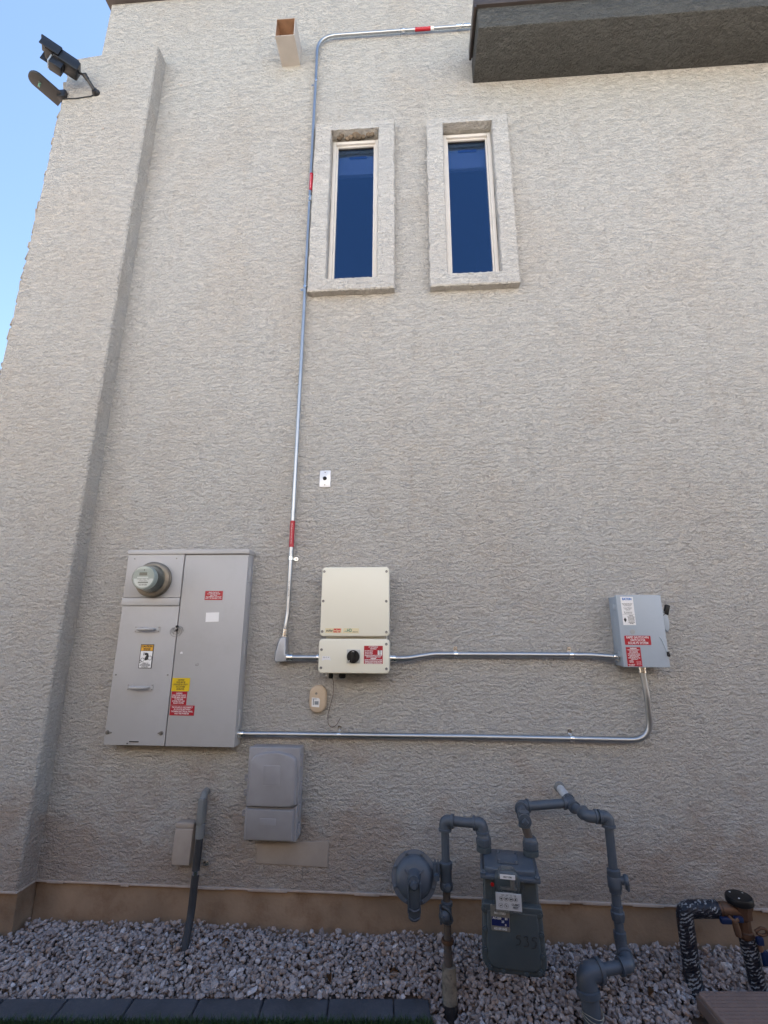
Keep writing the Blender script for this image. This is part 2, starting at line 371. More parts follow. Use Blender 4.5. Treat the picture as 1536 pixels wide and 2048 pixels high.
def text(parent, body, x, z, y, size, m, align='CENTER', bold=0.0, rot=0.0, sx=1.0, width=None, line=1.0, name='lettering', basis=None):
    """flat lettering facing -y, centred on (x, z)"""
    c = bpy.data.curves.new(name, 'FONT'); c.body = body; c.size = size; c.align_x = align; c.align_y = 'CENTER'
    c.offset = bold; c.space_line = line; c.resolution_u = 2
    t = bpy.data.objects.new(name, c); COL.objects.link(t)
    me = bpy.data.meshes.new_from_object(t.evaluated_get(bpy.context.evaluated_depsgraph_get()))
    bpy.data.objects.remove(t); bpy.data.curves.remove(c)
    me.name = name
    if len(me.vertices) and width:
        xs = [v.co.x for v in me.vertices]; sx = width/max(1e-6, max(xs)-min(xs))
    M = (basis or (Matrix.Translation((x, y, z)) @ Matrix.Rotation(R(90), 4, 'X'))) @ Matrix.Rotation(rot, 4, 'Z') @ Matrix.Diagonal((sx, 1, 1, 1))
    me.transform(Matrix.Translation(-OFF.get(parent.name, Vector((0,0,0)))) @ M)
    me.materials.clear(); me.materials.append(m)
    o = bpy.data.objects.new(name, me); COL.objects.link(o); o.parent = parent
    return o

def sticker(parent, x0, x1, z0, z1, y, m, label, lines=None, ink=None, size=.01, bold=.0, line=1.0, width=None, rot=0.0, name='sticker', tilt=0.0):
    b = MB(); M = Matrix.Translation(((x0+x1)/2, 0, (z0+z1)/2)) @ Matrix.Rotation(tilt, 4, 'Y') @ Matrix.Translation((-(x0+x1)/2, 0, -(z0+z1)/2))
    o = b.box(x0, x1, y-.0008, y+.0004, z0, z1, M=M).build(name, m, parent, flat=True)
    o['label'] = label
    if lines: text(o, lines, (x0+x1)/2, (z0+z1)/2, y-.0016, size, ink or INKW, bold=bold, line=line, width=width, rot=rot)
    return o

def strap(parent, x, z, r, horiz, side, y=-.03, m=None):
    """one-hole conduit strap: band round the tube and a flat ear with a screw"""
    b = MB(); a0, n = 0, 10
    w = .010
    for i in range(n):
        pass
    if horiz:   # tube runs along x, ear above or below
        b.tube([(x-w, y, z), (x+w, y, z)], r+.0022, 18)
        b.rrect(x-.010, x+.010, min(z+side*r*.7, z+side*(r+.026)), max(z+side*r*.7, z+side*(r+.026)), -.0005, -.006, .006, 4)
        sc = (x, -.006, z+side*(r+.016))
    else:
        b.tube([(x, y, z-w), (x, y, z+w)], r+.0022, 18)
        b.rrect(min(x+side*r*.7, x+side*(r+.026)), max(x+side*r*.7, x+side*(r+.026)), z-.009, z+.009, -.0005, -.006, .006, 4)
        sc = (x+side*(r+.016), -.006, z)
    o = b.build('strap', m or GALVB, parent)
    MB().lathe([(0,.005),(.003,.0045),(.004,.0)], sc, (0,-1,0), 8).build('screw', SCREW, o)
    return o

def coupling(parent, p, d, r, name='coupling'):
    p = Vector(p); d = Vector(d).normalized()
    return MB().lathe([(-.024, r+.001),(-.022, r+.005),(-.015, r+.005),(-.013, r+.0028),(-.003, r+.0028),(-.002, r+.0045),(.002, r+.0045),(.003, r+.0028),(.013, r+.0028),(.015, r+.005),(.022, r+.005),(.024, r+.001)], p, d, 18).build(name, GALVB, parent)
def connector(parent, p, d, r):
    """lock-nut connector at a box wall; d points from the box along the tube"""
    return MB().lathe([(-.004, r+.010),(.002, r+.010),(.003, r+.006),(.012, r+.006),(.013, r+.0035),(.020, r+.0035),(.021, r+.0058),(.030, r+.0058),(.031, r+.001)], p, d, 18).build('connector', GALVB, parent)

# ================================================================== SETTING
def ground_z(x, y):
    z = -.27*max(0., min(.62, -y))
    d = math.hypot(x-.125, y+.33); z -= .07*math.exp(-(d/.10)**2)
    z += .012*math.sin(x*5.1+1)*math.exp(-abs(y)*4)
    return z
def ground():
    xs = list(np.linspace(-3, 3, 90)); ys = list(np.linspace(.12, -.9, 40))
    xs = [-200, -40, -12, -6] + xs + [6, 12, 40, 200]; ys = [200, 40, 9, 2] + ys + [-2, -4, -9, -40, -200]
    b = bmesh.new(); g = [[b.verts.new((x, y, ground_z(x, min(0, y))-.055)) for x in xs] for y in ys]
    for j in range(len(ys)-1):
        for i in range(len(xs)-1): b.faces.new((g[j][i], g[j+1][i], g[j+1][i+1], g[j][i+1]))
    m = MB(); m.bm.free(); m.bm = b
    o = m.build('ground', GROUND); o['kind'] = 'structure'; return o
ground()

def gravel():
    # crushed stone: chopped icospheres, laid in a jittered grid so they overlap and pack
    b = bmesh.new(); bmesh.ops.create_icosphere(b, subdivisions=1, radius=1); b.verts.ensure_lookup_table()
    V = np.array([v.co[:] for v in b.verts]); F = np.array([[v.index for v in f.verts] for f in b.faces]); b.free()
    pv = [(-1.72,-.415),(-1.49,-.40),(.03,-.283)]
    def inpav(x, y):
        if x > .03: return False
        t = -.283+(.03-x)*-.0735
        return y < t-.006
    allv, allf, tone = [], [], []; base = 0
    step = .0215
    for layer in range(3):
        ny = int(.66/step); nx = int(4.25/step)
        for j in range(ny):
            for i in range(nx):
                x = -2.45+(i+.5*(j % 2)+rng.uniform(-.42,.42))*step; y = -.004-(j+rng.uniform(-.42,.42))*step
                if x < -2.0 and y > -.125: continue
                if y > -.012 or inpav(x, y): continue
                if x > 1.08 and y < -.31-(x-1.12)*-.02 and y > -.8 and x > 1.09+(y+.3)*.25 : continue
                if math.hypot(x-.125, y+.30) < .034 or math.hypot(x-.66, y+.40) < .05: continue
                s = rng.uniform(.0085, .0195)*(1.0 if rng.random() < .93 else 1.35)
                sc = s*np.array([rng.uniform(.8,1.4), rng.uniform(.6,1.0), rng.uniform(.5,.85)])
                q = V.copy()
                for _ in range(9):
                    nrm = rng.normal(size=3); nrm /= np.linalg.norm(nrm); c = rng.uniform(.42,.8)
                    dd = q@nrm-c; mk = dd > 0; q[mk] -= np.outer(dd[mk], nrm)
                q = q*sc
                al, be, ga = rng.uniform(0,2*np.pi), rng.normal(0,.45), rng.normal(0,.45)
                ca,sa = np.cos(al),np.sin(al); cb,sb = np.cos(be),np.sin(be); cg,sg = np.cos(ga),np.sin(ga)
                Rm = np.array([[ca,-sa,0],[sa,ca,0],[0,0,1]])@np.array([[1,0,0],[0,cb,-sb],[0,sb,cb]])@np.array([[cg,0,sg],[0,1,0],[-sg,0,cg]])
                q = q@Rm.T
                z = ground_z(x, y)+(-.024, -.011, rng.uniform(-.006,.006))[layer]
                if y > -.10: z -= .008
                q += np.array([x, y, z]); q[:,1] = np.minimum(q[:,1], .012 if x > -2 else -.113)
                allv.append(q); allf.append(F+base); base += len(q); tone.append(np.full(len(q), min(1, max(0, rng.beta(2.2,2.2)*1.02))))
    Vv = np.concatenate(allv); Ff = np.concatenate(allf); T = np.concatenate(tone)
    me = bpy.data.meshes.new('gravel'); me.from_pydata(Vv.tolist(), [], Ff.tolist())
    at = me.attributes.new('tone', 'FLOAT', 'POINT'); at.data.foreach_set('value', T.astype(np.float32))
    me.materials.append(GRAVEL); o = bpy.data.objects.new('gravel', me); COL.objects.link(o); o['kind'] = 'stuff'
    o['label'] = 'crushed grey and tan gravel bed along the foot of the wall'
gravel()

# a few curled dry leaves caught in the gravel
LEAF = mat('dry_leaf', (.13,.068,.032), .8, spec=.2, var=.3, vscale=60)
for k, (lx, ly) in enumerate(((-.922,-.137), (-.119,-.235), (.656,-.208), (.971,-.265), (-.40,-.265))):
    b = bmesh.new(); rows = []
    L, wd, cu = random.uniform(.035,.055), random.uniform(.010,.015), random.uniform(.006,.012)
    for a in range(7):
        t = a/6; ww = wd*math.sin(math.pi*(.06+.9*t))+.001; zc = cu*math.sin(math.pi*t)
        rows.append([b.verts.new((L*(t-.5), ww*c, zc+.7*abs(c)*ww)) for c in (-1, -.5, 0, .5, 1)])
    for A, B in zip(rows, rows[1:]):
        for c in range(4): b.faces.new((A[c], A[c+1], B[c+1], B[c]))
    bmesh.ops.solidify(b, geom=b.faces[:], thickness=.0008)
    m = MB(); m._merge(b, Matrix.Translation((lx, ly, ground_z(lx, ly)+.012)) @ Matrix.Rotation(random.uniform(0,6.3),4,'Z') @ Matrix.Rotation(random.uniform(-.4,.4),4,'X'))
    tag(m.build('dry_leaf', LEAF), 'small curled brown dry leaf on the gravel '+('just right of the dark bent conduit', 'behind the short right-end paver', 'beside the large grey pipe elbow', 'left of the brown box lid', 'behind the middle pavers')[k], 'leaf', 'dry leaves on the gravel')

# paver border, each paver its own piece
pb = bpy.data.objects.new('paver_border', None); COL.objects.link(pb); pb['kind'] = 'structure'
pb['label'] = 'single row of dark slate pavers edging the gravel'
px = .03; ux, uy = .9973, -.0733
PM = Matrix(((ux, -uy, 0, .03), (uy, ux, 0, -.286), (0, 0, 1, -.1), (0, 0, 0, 1)))
PM = Matrix.Translation((.03, -.286, -.1)) @ Matrix.Rotation(math.atan2(.0735, 1), 4, 'Z')
xr = 0.0
for k in range(9):
    w = .148 if k == 0 else .272+random.uniform(-.002,.002)
    b = bmesh.new(); bmesh.ops.create_cube(b, size=1)
    for v in b.verts: v.co = Vector((xr-w/2+v.co.x*w, -.065+v.co.y*.13, -.032+v.co.z*.06+random.uniform(-.0015,.0015)))
    bmesh.ops.bevel(b, geom=b.edges[:], offset=.004, segments=2, affect='EDGES')
    m = MB(); m._merge(b, PM); m.build('paver', PAVER, pb)
    xr -= w+.004

# artificial turf in front of the pavers
tb = MB().box(-6, .0, -3.2, -.134, -.2, -.014, M=PM).build('turf_base', TURFB); tb['kind'] = 'structure'
def turf():
    vs, fs = [], []; k = 0
    for i in range(26000):
        lx0 = rng.uniform(-2.7, .0); ly0 = -.124-abs(rng.normal(0, 1))*.13; q_ = PM @ Vector((lx0, ly0, -.018)); x, y, z = q_
        h = rng.uniform(.022, .045); a = rng.uniform(0, 6.283); w = .0016
        lx, ly = rng.normal(0, .010, 2); bx_, by = math.cos(a)*w, math.sin(a)*w
        vs += [(x-bx_, y-by, z), (x+bx_, y+by, z), (x+lx*.5+bx_*.7, y+ly*.5+by*.7, z+h*.6), (x+lx*.5-bx_*.7, y+ly*.5-by*.7, z+h*.6), (x+lx*1.4, y+ly*1.4, z+h)]
        fs += [(k, k+1, k+2, k+3), (k+3, k+2, k+4)]; k += 5
    me = bpy.data.meshes.new('grass'); me.from_pydata(vs, [], fs); me.materials.append(GRASS)
    o = bpy.data.objects.new('grass', me); COL.objects.link(o); o['kind'] = 'stuff'; o['label'] = 'strip of short green turf in front of the pavers'
turf()

# ================================================================== HOUSE
house = thing('house', 'two-storey house side wall in rough beige stucco with two narrow windows', 'house', (0,0,0))
WIN = [(-.600,-.236), (.231,.602)]; WZ = (3.755, 5.072)
def wall_with_holes():
    b = MB(); xs = [-2.60, -.600, -.236, .231, .602, 9.0]; zs = [.146, 3.755, 5.072, 6.75]
    for i in range(5):
        for j in range(3):
            if j == 1 and i in (1, 3): continue
            x0, x1, z0, z1 = xs[i], xs[i+1], zs[j], zs[j+1]
            b.poly([(x0,0,z0),(x1,0,z0),(x1,0,z1),(x0,0,z1)])
    for x0, x1 in WIN:      # the reveals
        z0, z1 = WZ
        b.poly([(x0,0,z0),(x0,.09,z0),(x0,.09,z1),(x0,0,z1)]); b.poly([(x1,0,z0),(x1,0,z1),(x1,.09,z1),(x1,.09,z0)])
        b.poly([(x0,0,z1),(x0,.09,z1),(x1,.09,z1),(x1,0,z1)]); b.poly([(x0,0,z0),(x1,0,z0),(x1,.09,z0),(x0,.09,z0)])
    # the other sides, roof and back of the house body
    b.poly([(-2.6,0,.146),(-2.6,0,6.75),(-2.6,9,6.75),(-2.6,9,.146)]); b.poly([(9,0,.146),(9,9,.146),(9,9,6.75),(9,0,6.75)])
    b.poly([(-2.6,0,6.75),(9,0,6.75),(9,9,6.75),(-2.6,9,6.75)]); b.poly([(-2.6,9,.146),(-2.6,9,6.75),(9,9,6.75),(9,9,.146)])
    bmesh.ops.remove_doubles(b.bm, verts=b.bm.verts, dist=.0005); bmesh.ops.recalc_face_normals(b.bm, faces=b.bm.faces[:])
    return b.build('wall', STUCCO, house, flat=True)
wall = wall_with_holes()

# pilaster at the left corner, its top sloping and edges a little uneven
def pilaster():
    b = bmesh.new(); n = 46; loops = []
    zt = 5.985
    for k in range(n+1):
        z = .146+(zt-.146)*k/n; j = lambda a: random.uniform(-a, a)
        xr_ = -2.018+j(.001); xl = -2.742+j(.003)
        loops.append([b.verts.new(p) for p in ((xl, .06, z), (xl, -.116+j(.002), z), (xl+.009, -.125, z), (xr_-.009, -.125, z), (xr_, -.116, z), (xr_, .03, z))])
    for v in loops[-1][:3]: v.co.z -= .085
    for A, B in zip(loops, loops[1:]):
        for i in range(5): b.faces.new((A[i], A[i+1], B[i+1], B[i]))
    b.faces.new(loops[-1]); b.faces.new(list(reversed(loops[0])))
    bmesh.ops.recalc_face_normals(b, faces=b.faces[:])
    m = MB(); m.bm.free(); m.bm = b
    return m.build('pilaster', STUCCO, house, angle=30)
pilaster()
# body of the house left of the upper wall, below the pilaster top
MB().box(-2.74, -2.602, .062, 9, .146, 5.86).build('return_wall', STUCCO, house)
# stone veneer of the street front seen edge-on past the corner
zz = 2.55
while zz < 5.86:
    h = random.uniform(.04, .12); w = random.uniform(.030, .044)
    b = bmesh.new(); bmesh.ops.create_cube(b, size=1)
    for v in b.verts: v.co = Vector((-2.738-w/2+v.co.x*w + (random.uniform(-.009,.004) if v.co.x < 0 else 0), -.03+v.co.y*.13+random.uniform(-.012,.012), zz+h/2+v.co.z*(h-.006)+random.uniform(-.006,.006)))
    bmesh.ops.bevel(b, geom=b.edges[:], offset=.007, segments=2, affect='EDGES')
    m = MB(); m._merge(b); m.build('veneer_stone', STONEV, house); zz += h
# footing and weep screed
fb = MB(); fb.box(-2.018, 9, .016, .4, -.4, .143, bev=0); fb.box(-2.73, -2.024, -.107, .4, -.4, .143)
fb.build('footing', CONCRETE, house)
sb = MB(); sb.box(-2.016, 9, -.004, .03, .138, .1475, bev=.002)
x = -1.95
while x < 1.9:
    L = random.uniform(.04,.22); sb.box(x, x+L, -.0075-random.uniform(0,.0015), .001, .1335+random.uniform(0,.003), .1484+random.uniform(0,.001), bev=.0015); x += L+random.uniform(.05,.35)
sb.box(-2.744, -2.016, -.129, -.10, .138, .1475, bev=.002); sb.box(-2.045, -2.0135, -.10, -.004, .138, .1475, bev=.002)
sb.build('weep_screed', SCREED, house)
# parapet coping
MB().box(-2.64, 9.04, -.035, 9.03, 6.745, 6.86, bev=.006).build('parapet_cap', CAPM, house)
# canopy, top right
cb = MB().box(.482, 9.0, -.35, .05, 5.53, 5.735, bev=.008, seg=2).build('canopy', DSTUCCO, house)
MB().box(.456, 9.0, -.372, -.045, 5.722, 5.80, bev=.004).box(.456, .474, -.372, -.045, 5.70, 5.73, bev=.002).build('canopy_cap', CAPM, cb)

# windows
WN = ['narrow window nearest the conduit, roughly chipped above its frame', 'narrow window further from the conduit']
for i, (x0, x1) in enumerate(WIN):
    ox0, ox1, oz0, oz1 = ((-.718,-.121,3.664,5.150), (.1165,.7115,3.664,5.128))[i]
    # raised stucco surround
    b = MB(); d = -.058
    def ring(b):
        bm_ = b.bm
        O = [(ox0,oz0),(ox1,oz0),(ox1,oz1),(ox0,oz1)]; I = [(x0,WZ[0]),(x1,WZ[0]),(x1,WZ[1]),(x0,WZ[1])]
        # subdivide so the edges can wander a little
        def dense(P, n=22):
            out = []
            for k in range(4):
                a, c = P[k], P[(k+1) % 4]
                for q in range(n): out.append((a[0]+(c[0]-a[0])*q/n, a[1]+(c[1]-a[1])*q/n))
            return out
        Od, Id = dense(O), dense(I); N = len(Od); j = lambda a: random.uniform(-a, a)
        of0 = [bm_.verts.new((p[0]+j(.003), .02, p[1]+j(.003))) for p in Od]
        of1 = [bm_.verts.new((v.co.x, d+.007, v.co.z)) for v in of0]
        cxm, czm = (ox0+ox1)/2, (oz0+oz1)/2
        of2 = [bm_.verts.new((v.co.x+(.007 if v.co.x < cxm-.25 else -.007 if v.co.x > cxm+.25 else 0), d, v.co.z+(.007 if v.co.z < oz0+.01 else -.007 if v.co.z > oz1-.01 else 0))) for v in of0]
        if2 = [bm_.verts.new((p[0]+j(.003), d, p[1]+j(.003))) for p in Id]
        if1 = [bm_.verts.new((v.co.x+(.006 if abs(v.co.x-x0) < .01 else -.006 if abs(v.co.x-x1) < .01 else 0), d+.008, v.co.z)) for v in if2]
        if0 = [bm_.verts.new((v.co.x, .088, v.co.z)) for v in if1]
        for A, B in ((of0,of1),(of1,of2),(of2,if2),(if2,if1),(if1,if0)):
            for k in range(N): bm_.faces.new((A[k], A[(k+1) % N], B[(k+1) % N], B[k]))
        bmesh.ops.recalc_face_normals(bm_, faces=bm_.faces[:])
    ring(b)
    win = b.build('window', TRIM, house, angle=30); win['label'] = WN[i]
    if i == 0:
        b = MB()
        for k in range(9):
            cx = x0+.05+k*.033+random.uniform(-.008,.008); cw = random.uniform(.018,.03); cyy = random.uniform(.0,.03)
            b.lathe([(0,cw),(.004,cw*.9),(.010,cw*.5),(.013,0)], (cx, cyy-.012, WZ[1]), (random.uniform(-.3,.3),random.uniform(-.2,.2),-1), 7)
        ch = b.build('chipped_mortar', mat('mortar_dark', (.22,.18,.14), .95, spec=.1, var=.35, vscale=40, bump=.8, bscale=70, bdist=.008), win, flat=True)
    # vinyl frame with a stepped inner bead
    fx0, fx1, fz0, fz1 = x0+.008, x1-.008, WZ[0]+.005, 5.05
    f = MB()
    for (a, w, y0, y1) in ((0, .026, .014, .088), (.026, .012, .030, .088)):
        f.box(fx0+a, fx0+a+w, y0, y1, fz0+a, fz1-a, bev=.003); f.box(fx1-a-w, fx1-a, y0, y1, fz0+a, fz1-a, bev=.003)
        f.box(fx0+a+w, fx1-a-w, y0+.001, y1, fz0+a, fz0+a+w, bev=.003); f.box(fx0+a+w, fx1-a-w, y0+.001, y1, fz1-a-w, fz1-a, bev=.003)
    f.build('frame', VINYL, win)
    gx0, gx1, gz0, gz1 = fx0+.037, fx1-.037, fz0+.037, fz1-.037
    MB().box(gx0, gx1, .050, .054, gz0, gz1).build('pane', GLASS, win, flat=True)
    MB().box(gx0, gx1, .042, .050, gz1-.010, gz1+.001).build('gasket', DARKH, win)
    # the room behind: dark box, pale ceiling-height valance and a latch bar
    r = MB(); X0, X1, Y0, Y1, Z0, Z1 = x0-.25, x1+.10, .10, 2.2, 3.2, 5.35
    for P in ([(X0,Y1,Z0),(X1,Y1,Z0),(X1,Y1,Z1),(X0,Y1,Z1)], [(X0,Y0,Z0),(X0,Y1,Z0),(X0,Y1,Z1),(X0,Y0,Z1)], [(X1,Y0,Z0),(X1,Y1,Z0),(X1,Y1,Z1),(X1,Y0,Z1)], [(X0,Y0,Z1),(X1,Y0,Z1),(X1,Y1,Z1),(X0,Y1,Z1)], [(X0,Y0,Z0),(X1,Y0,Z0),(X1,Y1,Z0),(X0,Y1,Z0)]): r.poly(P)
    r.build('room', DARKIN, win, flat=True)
    MB().box(gx0-.02, gx1+.02, .10, .135, gz1-.185, gz1+.02, bev=.004).build('blind', BLIND, win)
    MB().box(gx0+.08, gx1-.06, .082, .094, gz1-.045, gz1-.030, bev=.002).build('latch_bar', INKBL, win)

# scupper spout, open at the front
sc = MB(); x0, x1, z0, z1, yf, t = -1.032, -.882, 5.852, 6.040, -.205, .004
sc.box(x0, x1, yf, .03, z0, z0+t); sc.box(x0, x1, yf, .03, z1-t, z1); sc.box(x0, x0+t, yf, .03, z0+t, z1-t); sc.box(x1-t, x1, yf, .03, z0+t, z1-t)
scp = sc.build('scupper', SCUPP, house, flat=True)
MB().box(x0+t+.0005, x1-t-.0005, yf+.004, .03, z1-t-.002, z1-t-.0006).box(x0+t+.0006, x1-t-.0006, -.03, -.02, z0+t, z1-t-.003).box(x0+t+.0004, x0+t+.0014, yf+.004, -.03, z0+t, z1-t-.003).box(x1-t-.0014, x1-t-.0004, yf+.004, -.03, z0+t, z1-t-.003).build('lining', SCUPIN, scp, flat=True)
# small plugged nail holes in the stucco
for (x, z) in ((-1.86, 5.73), (-2.35, 5.15)):
    MB().lathe([(0,.012),(.004,.011),(.005,0)], (x, (-.124 if x < -2.02 else .001), z), (0,-1,0), 10).build('plug', BEIGE, house)

# ================================================================== ELECTRIC SERVICE PANEL
D = -.09
pan = thing('electric_panel', 'large beige electric service panel with round meter, two handles and red and yellow stickers', 'electric panel', (-1.33, -.045, .82))
b = MB(); b.box(-1.700, -.972, -.074, .004, .822, 1.862, bev=.003)
b.box(-1.702, -.968, D-.006, .004, 1.858, 1.884, bev=.002); b.build('body', PANELP, pan)
b = MB(); b.rrect(-1.699, -1.358, 1.606, 1.857, -.07, D, .003, 3, .002).build('meter_cover', PANELP, pan)
b = MB(); b.box(-1.7005, -1.357, D-.004, -.07, 1.560, 1.604, bev=.003).build('cover_lip', PANELP, pan)
b = MB(); b.rrect(-1.696, -1.357, .822, 1.557, -.07, D+.002, .003, 3, .002); lp = b.build('lower_cover', PANELP, pan)
b = MB(); b.rrect(-1.350, -.973, .822, 1.852, -.07, D, .003, 3, .002); door = b.build('door', PANELP, pan)
for z in (1.74, 1.32, .96): MB().cyl((-.9705, -.055, z-.04), (-.9705, -.055, z+.04), .006, 10).box(-.9715, -.969, -.07, -.03, z-.045, z+.045, bev=.001).build('hinge', PANELP, door)
for zc in (1.428, 1.117):
    b = MB(); b.rrect(-1.602, -1.572, zc-.017, zc+.017, D+.002, D-.001, .002, 2).rrect(-1.484, -1.454, zc-.017, zc+.017, D+.002, D-.001, .002, 2)
    b.tube([(-1.578,D,zc),(-1.575,D-.024,zc),(-1.535,D-.030,zc),(-1.52,D-.031,zc),(-1.50,D-.029,zc),(-1.481,D-.024,zc),(-1.478,D,zc)], lambda q: .0055+.0045*math.sin(math.pi*q), 12, .012)
    h = b.build('handle', PANELP, pan)
    for x in (-1.596,-1.460):
        for z in (zc-.011, zc+.011): MB().lathe([(0,.0032),(.0015,.003),(.002,0)], (x, D-.001, z), (0,-1,0), 8).build('rivet', SCREW, h)
for x, z in ((-1.677,1.181),(-1.379,1.183),(-1.658,1.832),(-1.403,1.833),(-1.69,1.592),(-1.37,1.592)): MB().lathe([(0,.0045),(.002,.004),(.003,0)], (x, D, z), (0,-1,0), 10).build('cover_screw', SCREW, pan)
for x, z in ((-1.681,.884),(-1.380,.885)):
    b = MB(); b.lathe([(0,.011),(.003,.011),(.003,.006),(.010,.006),(.010,.0025),(.011,0)], (x, D+.002, z), (0,-1,0), 14).box(x-.018 if x > -1.5 else x+.010, x-.010 if x > -1.5 else x+.024, D-.002, D+.002, z-.003, z+.003, bev=.001).build('wing_bolt', SCREW, pan)
b = MB().box(-1.552, -1.500, D-.001, D+.004, .838, .843).lathe([(0,.004),(.002,0)], (-1.562,D,.831), (0,-1,0), 8).build('slot', DARKH, pan)
# wire seal at the door edge
b = MB()
for k in range(3):
    r_ = .012+.008*k; b.tube([(-1.357+.3*r_*math.sin(t*1.1)+r_*.9*math.sin(t), D-.006-.004*math.cos(t), 1.428+r_*math.cos(t)-.006*k) for t in np.linspace(.4, 5.6, 14)], .0012, 6)
b.tube([(-1.352,D-.004,1.434),(-1.338,D-.006,1.446),(-1.322,D-.004,1.438),(-1.315,D-.003,1.418)], .0012, 6, .01); b.tube([(-1.358,D-.004,1.426),(-1.368,D-.005,1.415),(-1.370,D-.004,1.40)], .0012, 6, .005)
b.build('seal_wire', SCREW, pan)
MB().lathe([(0,.008),(.008,.007),(.010,0)], (-1.354,D,1.443), (0,-1,0), 12).lathe([(0,.007),(.010,.006),(.011,0)], (-1.353,D,1.424), (0,-1,0), 12).build('seal', BLACKP, pan)
# stickers
sticker(pan, -1.210, -1.106, 1.592, 1.643, D-.001, RED, 'small red sticker high on the door', 'MAIN FACILITY\nIS SUPPLIED FROM\nMULTIPLE\nEQUIPMENT SOURCES\nNOT TO EXCEED 175A', INKW, .0088, .0001, .95, .094)
sticker(pan, -1.193, -1.117, 1.470, 1.522, D-.001, WHT, 'blank white sticker on the door', tilt=R(-1.5))
sticker(pan, -1.348, -1.248, 1.099, 1.168, D-.001, YEL, 'yellow caution sticker', 'CAUTION!\nPANEL MAY BE\nENERGIZED BY UTILITY\nOR CUSTOMER\nGENERATOR', INKB, .0118, .0002, 1.0, .080)
sticker(pan, -1.344, -1.257, 1.0285, 1.0975, D-.001, RED, 'red warning sticker below the yellow one', 'WARNING\nDUAL POWER SOURCE\nPOWER BEING SUPPLIED\nTO THIS PANEL\nIS FROM UTILITY AND\nSOLAR PV SYSTEM', INKW, .0100, .0002, 1.0, .079)
sticker(pan, -1.344, -1.208, .9755, 1.0265, D-.001, RED, 'wide red sticker lowest on the door', 'THE SOLAR PV DISCONNECT\nIS LOCATED BETWEEN\nTHE MAIN ELECTRICAL PANEL\nAND THE INVERTER', INKW, .0112, .0002, .95, .122)
s = sticker(pan, -1.553, -1.477, 1.2165, 1.3455, D+.001, INKB, 'black-edged caution sticker with a pictogram')
MB().box(-1.549,-1.481,D-.0012,D,1.220,1.309).build('sticker_field', WHT, s, flat=True)
MB().box(-1.549,-1.481,D-.0012,D,1.311,1.342).build('sticker_header', AMB, s, flat=True)
text(s, 'CAUTION', -1.515, 1.334, D-.002, .0145, INKB, bold=.0006, width=.062)
text(s, 'HIGH VOLTAGE\nHAZARD AREA', -1.515, 1.3185, D-.002, .0066, INKB, bold=.0004, width=.04)
text(s, 'OPENING THIS\nENCLOSURE SHOULD\nBE DONE BY QUALIFIED\nPERSONS ONLY', -1.515, 1.234, D-.002, .0068, INKB, bold=.0002, width=.060)
b = MB()
P = [(-1.517,1.300),(-1.505,1.298),(-1.500,1.285),(-1.503,1.262),(-1.519,1.258),(-1.523,1.268),(-1.514,1.286)]
b.prism(P, D-.0014, D-.002); b.rrect(-1.531,-1.527,1.286,1.302,D-.0014,D-.002,.001,2); b.rrect(-1.524,-1.512,1.287,1.300,D-.0014,D-.0018,.001,2)
for cx, cz, rr in ((-1.534,1.262,.010),(-1.492,1.272,.011),(-1.545,1.253,.006)):
    pts = [(cx+rr*math.cos(t), D-.0018, cz+rr*math.sin(t)) for t in np.linspace(0, 6.1, 14)]; b.tube(pts, .0011, 5)
b.build('pictogram', INKB, s)
MB().box(-1.321,-1.306,D-.001,D,1.296,1.303).box(-1.318,-1.309,D-.0012,D,1.302,1.307).build('label_scrap', WHT, pan, flat=True)
b = MB()
for x, z, w, h in ((-1.224,1.237,.006,.011),(-1.219,1.234,.012,.005),(-1.212,1.239,.006,.012),(-1.214,1.244,.010,.003)):
    b.rrect(x-w/2, x+w/2, z-h/2, z+h/2, D+.0003, D-.0006, min(w,h)*.4, 3)
b.build('scuff', mat('scuff_grey', (.30,.29,.28), .7, var=.3, vscale=90), pan)

# electricity meter (its glass lifts out of the panel: a thing of its own)
mt = thing('electricity_meter', 'round glass electricity meter plugged into the beige panel', 'electric meter', (-1.517, -.09, 1.706))
MX, MZ = -1.517, 1.707
MB().lathe([(0,.100),(.012,.100),(.016,.092),(.022,.092),(.026,.101),(.034,.101),(.038,.094),(.040,.085)], (MX, -.092, MZ), (0,-1,0), 48).build('ring', mat('meter_ring', (.20,.18,.15), .45, metal=.6, var=.2, vscale=30, grime=(.25,.17,.09), gscale=20, gamt=.7), mt)
MB().lathe([(.0,.0),(0,.064),(.030,.064),(.034,.062),(.034,.0)], (MX, -.178, MZ), (0,-1,0), 40).build('register', METERF, mt)
MB().lathe([(0,.080),(.004,.0785),(.075,.0665),(.086,.0655),(.092,.062),(.093,0)], (MX, -.132, MZ), (0,-1,0), 48).build('glass_cover', MGLASS, mt)
FY = -.2125
MB().box(MX-.027, MX+.018, FY-.001, FY+.002, MZ+.012, MZ+.029).build('display', LCD, mt, flat=True)
pts = [(MX+.055*math.cos(t), MZ-.006+.050*math.sin(t)) for t in np.linspace(math.pi, 2*math.pi, 20)]
pl = MB().prism(pts, FY+.002, FY-.0008).box(MX-.038, MX+.026, FY-.0008, FY+.002, MZ-.003, MZ+.004).build('dial_label', WHT, mt, flat=True)
text(pl, 'CL200  240V  3W\nTYPE  60Hz', MX, MZ-.014, FY-.0016, .0085, INKB, width=.07)
text(pl, 'IIIIIIIIIIIIIIIIIIIII', MX, MZ-.028, FY-.0016, .009, INKB, bold=.0004, width=.058)
text(pl, '102 470 938', MX, MZ-.041, FY-.0016, .0085, INKB, bold=.0003, width=.045)
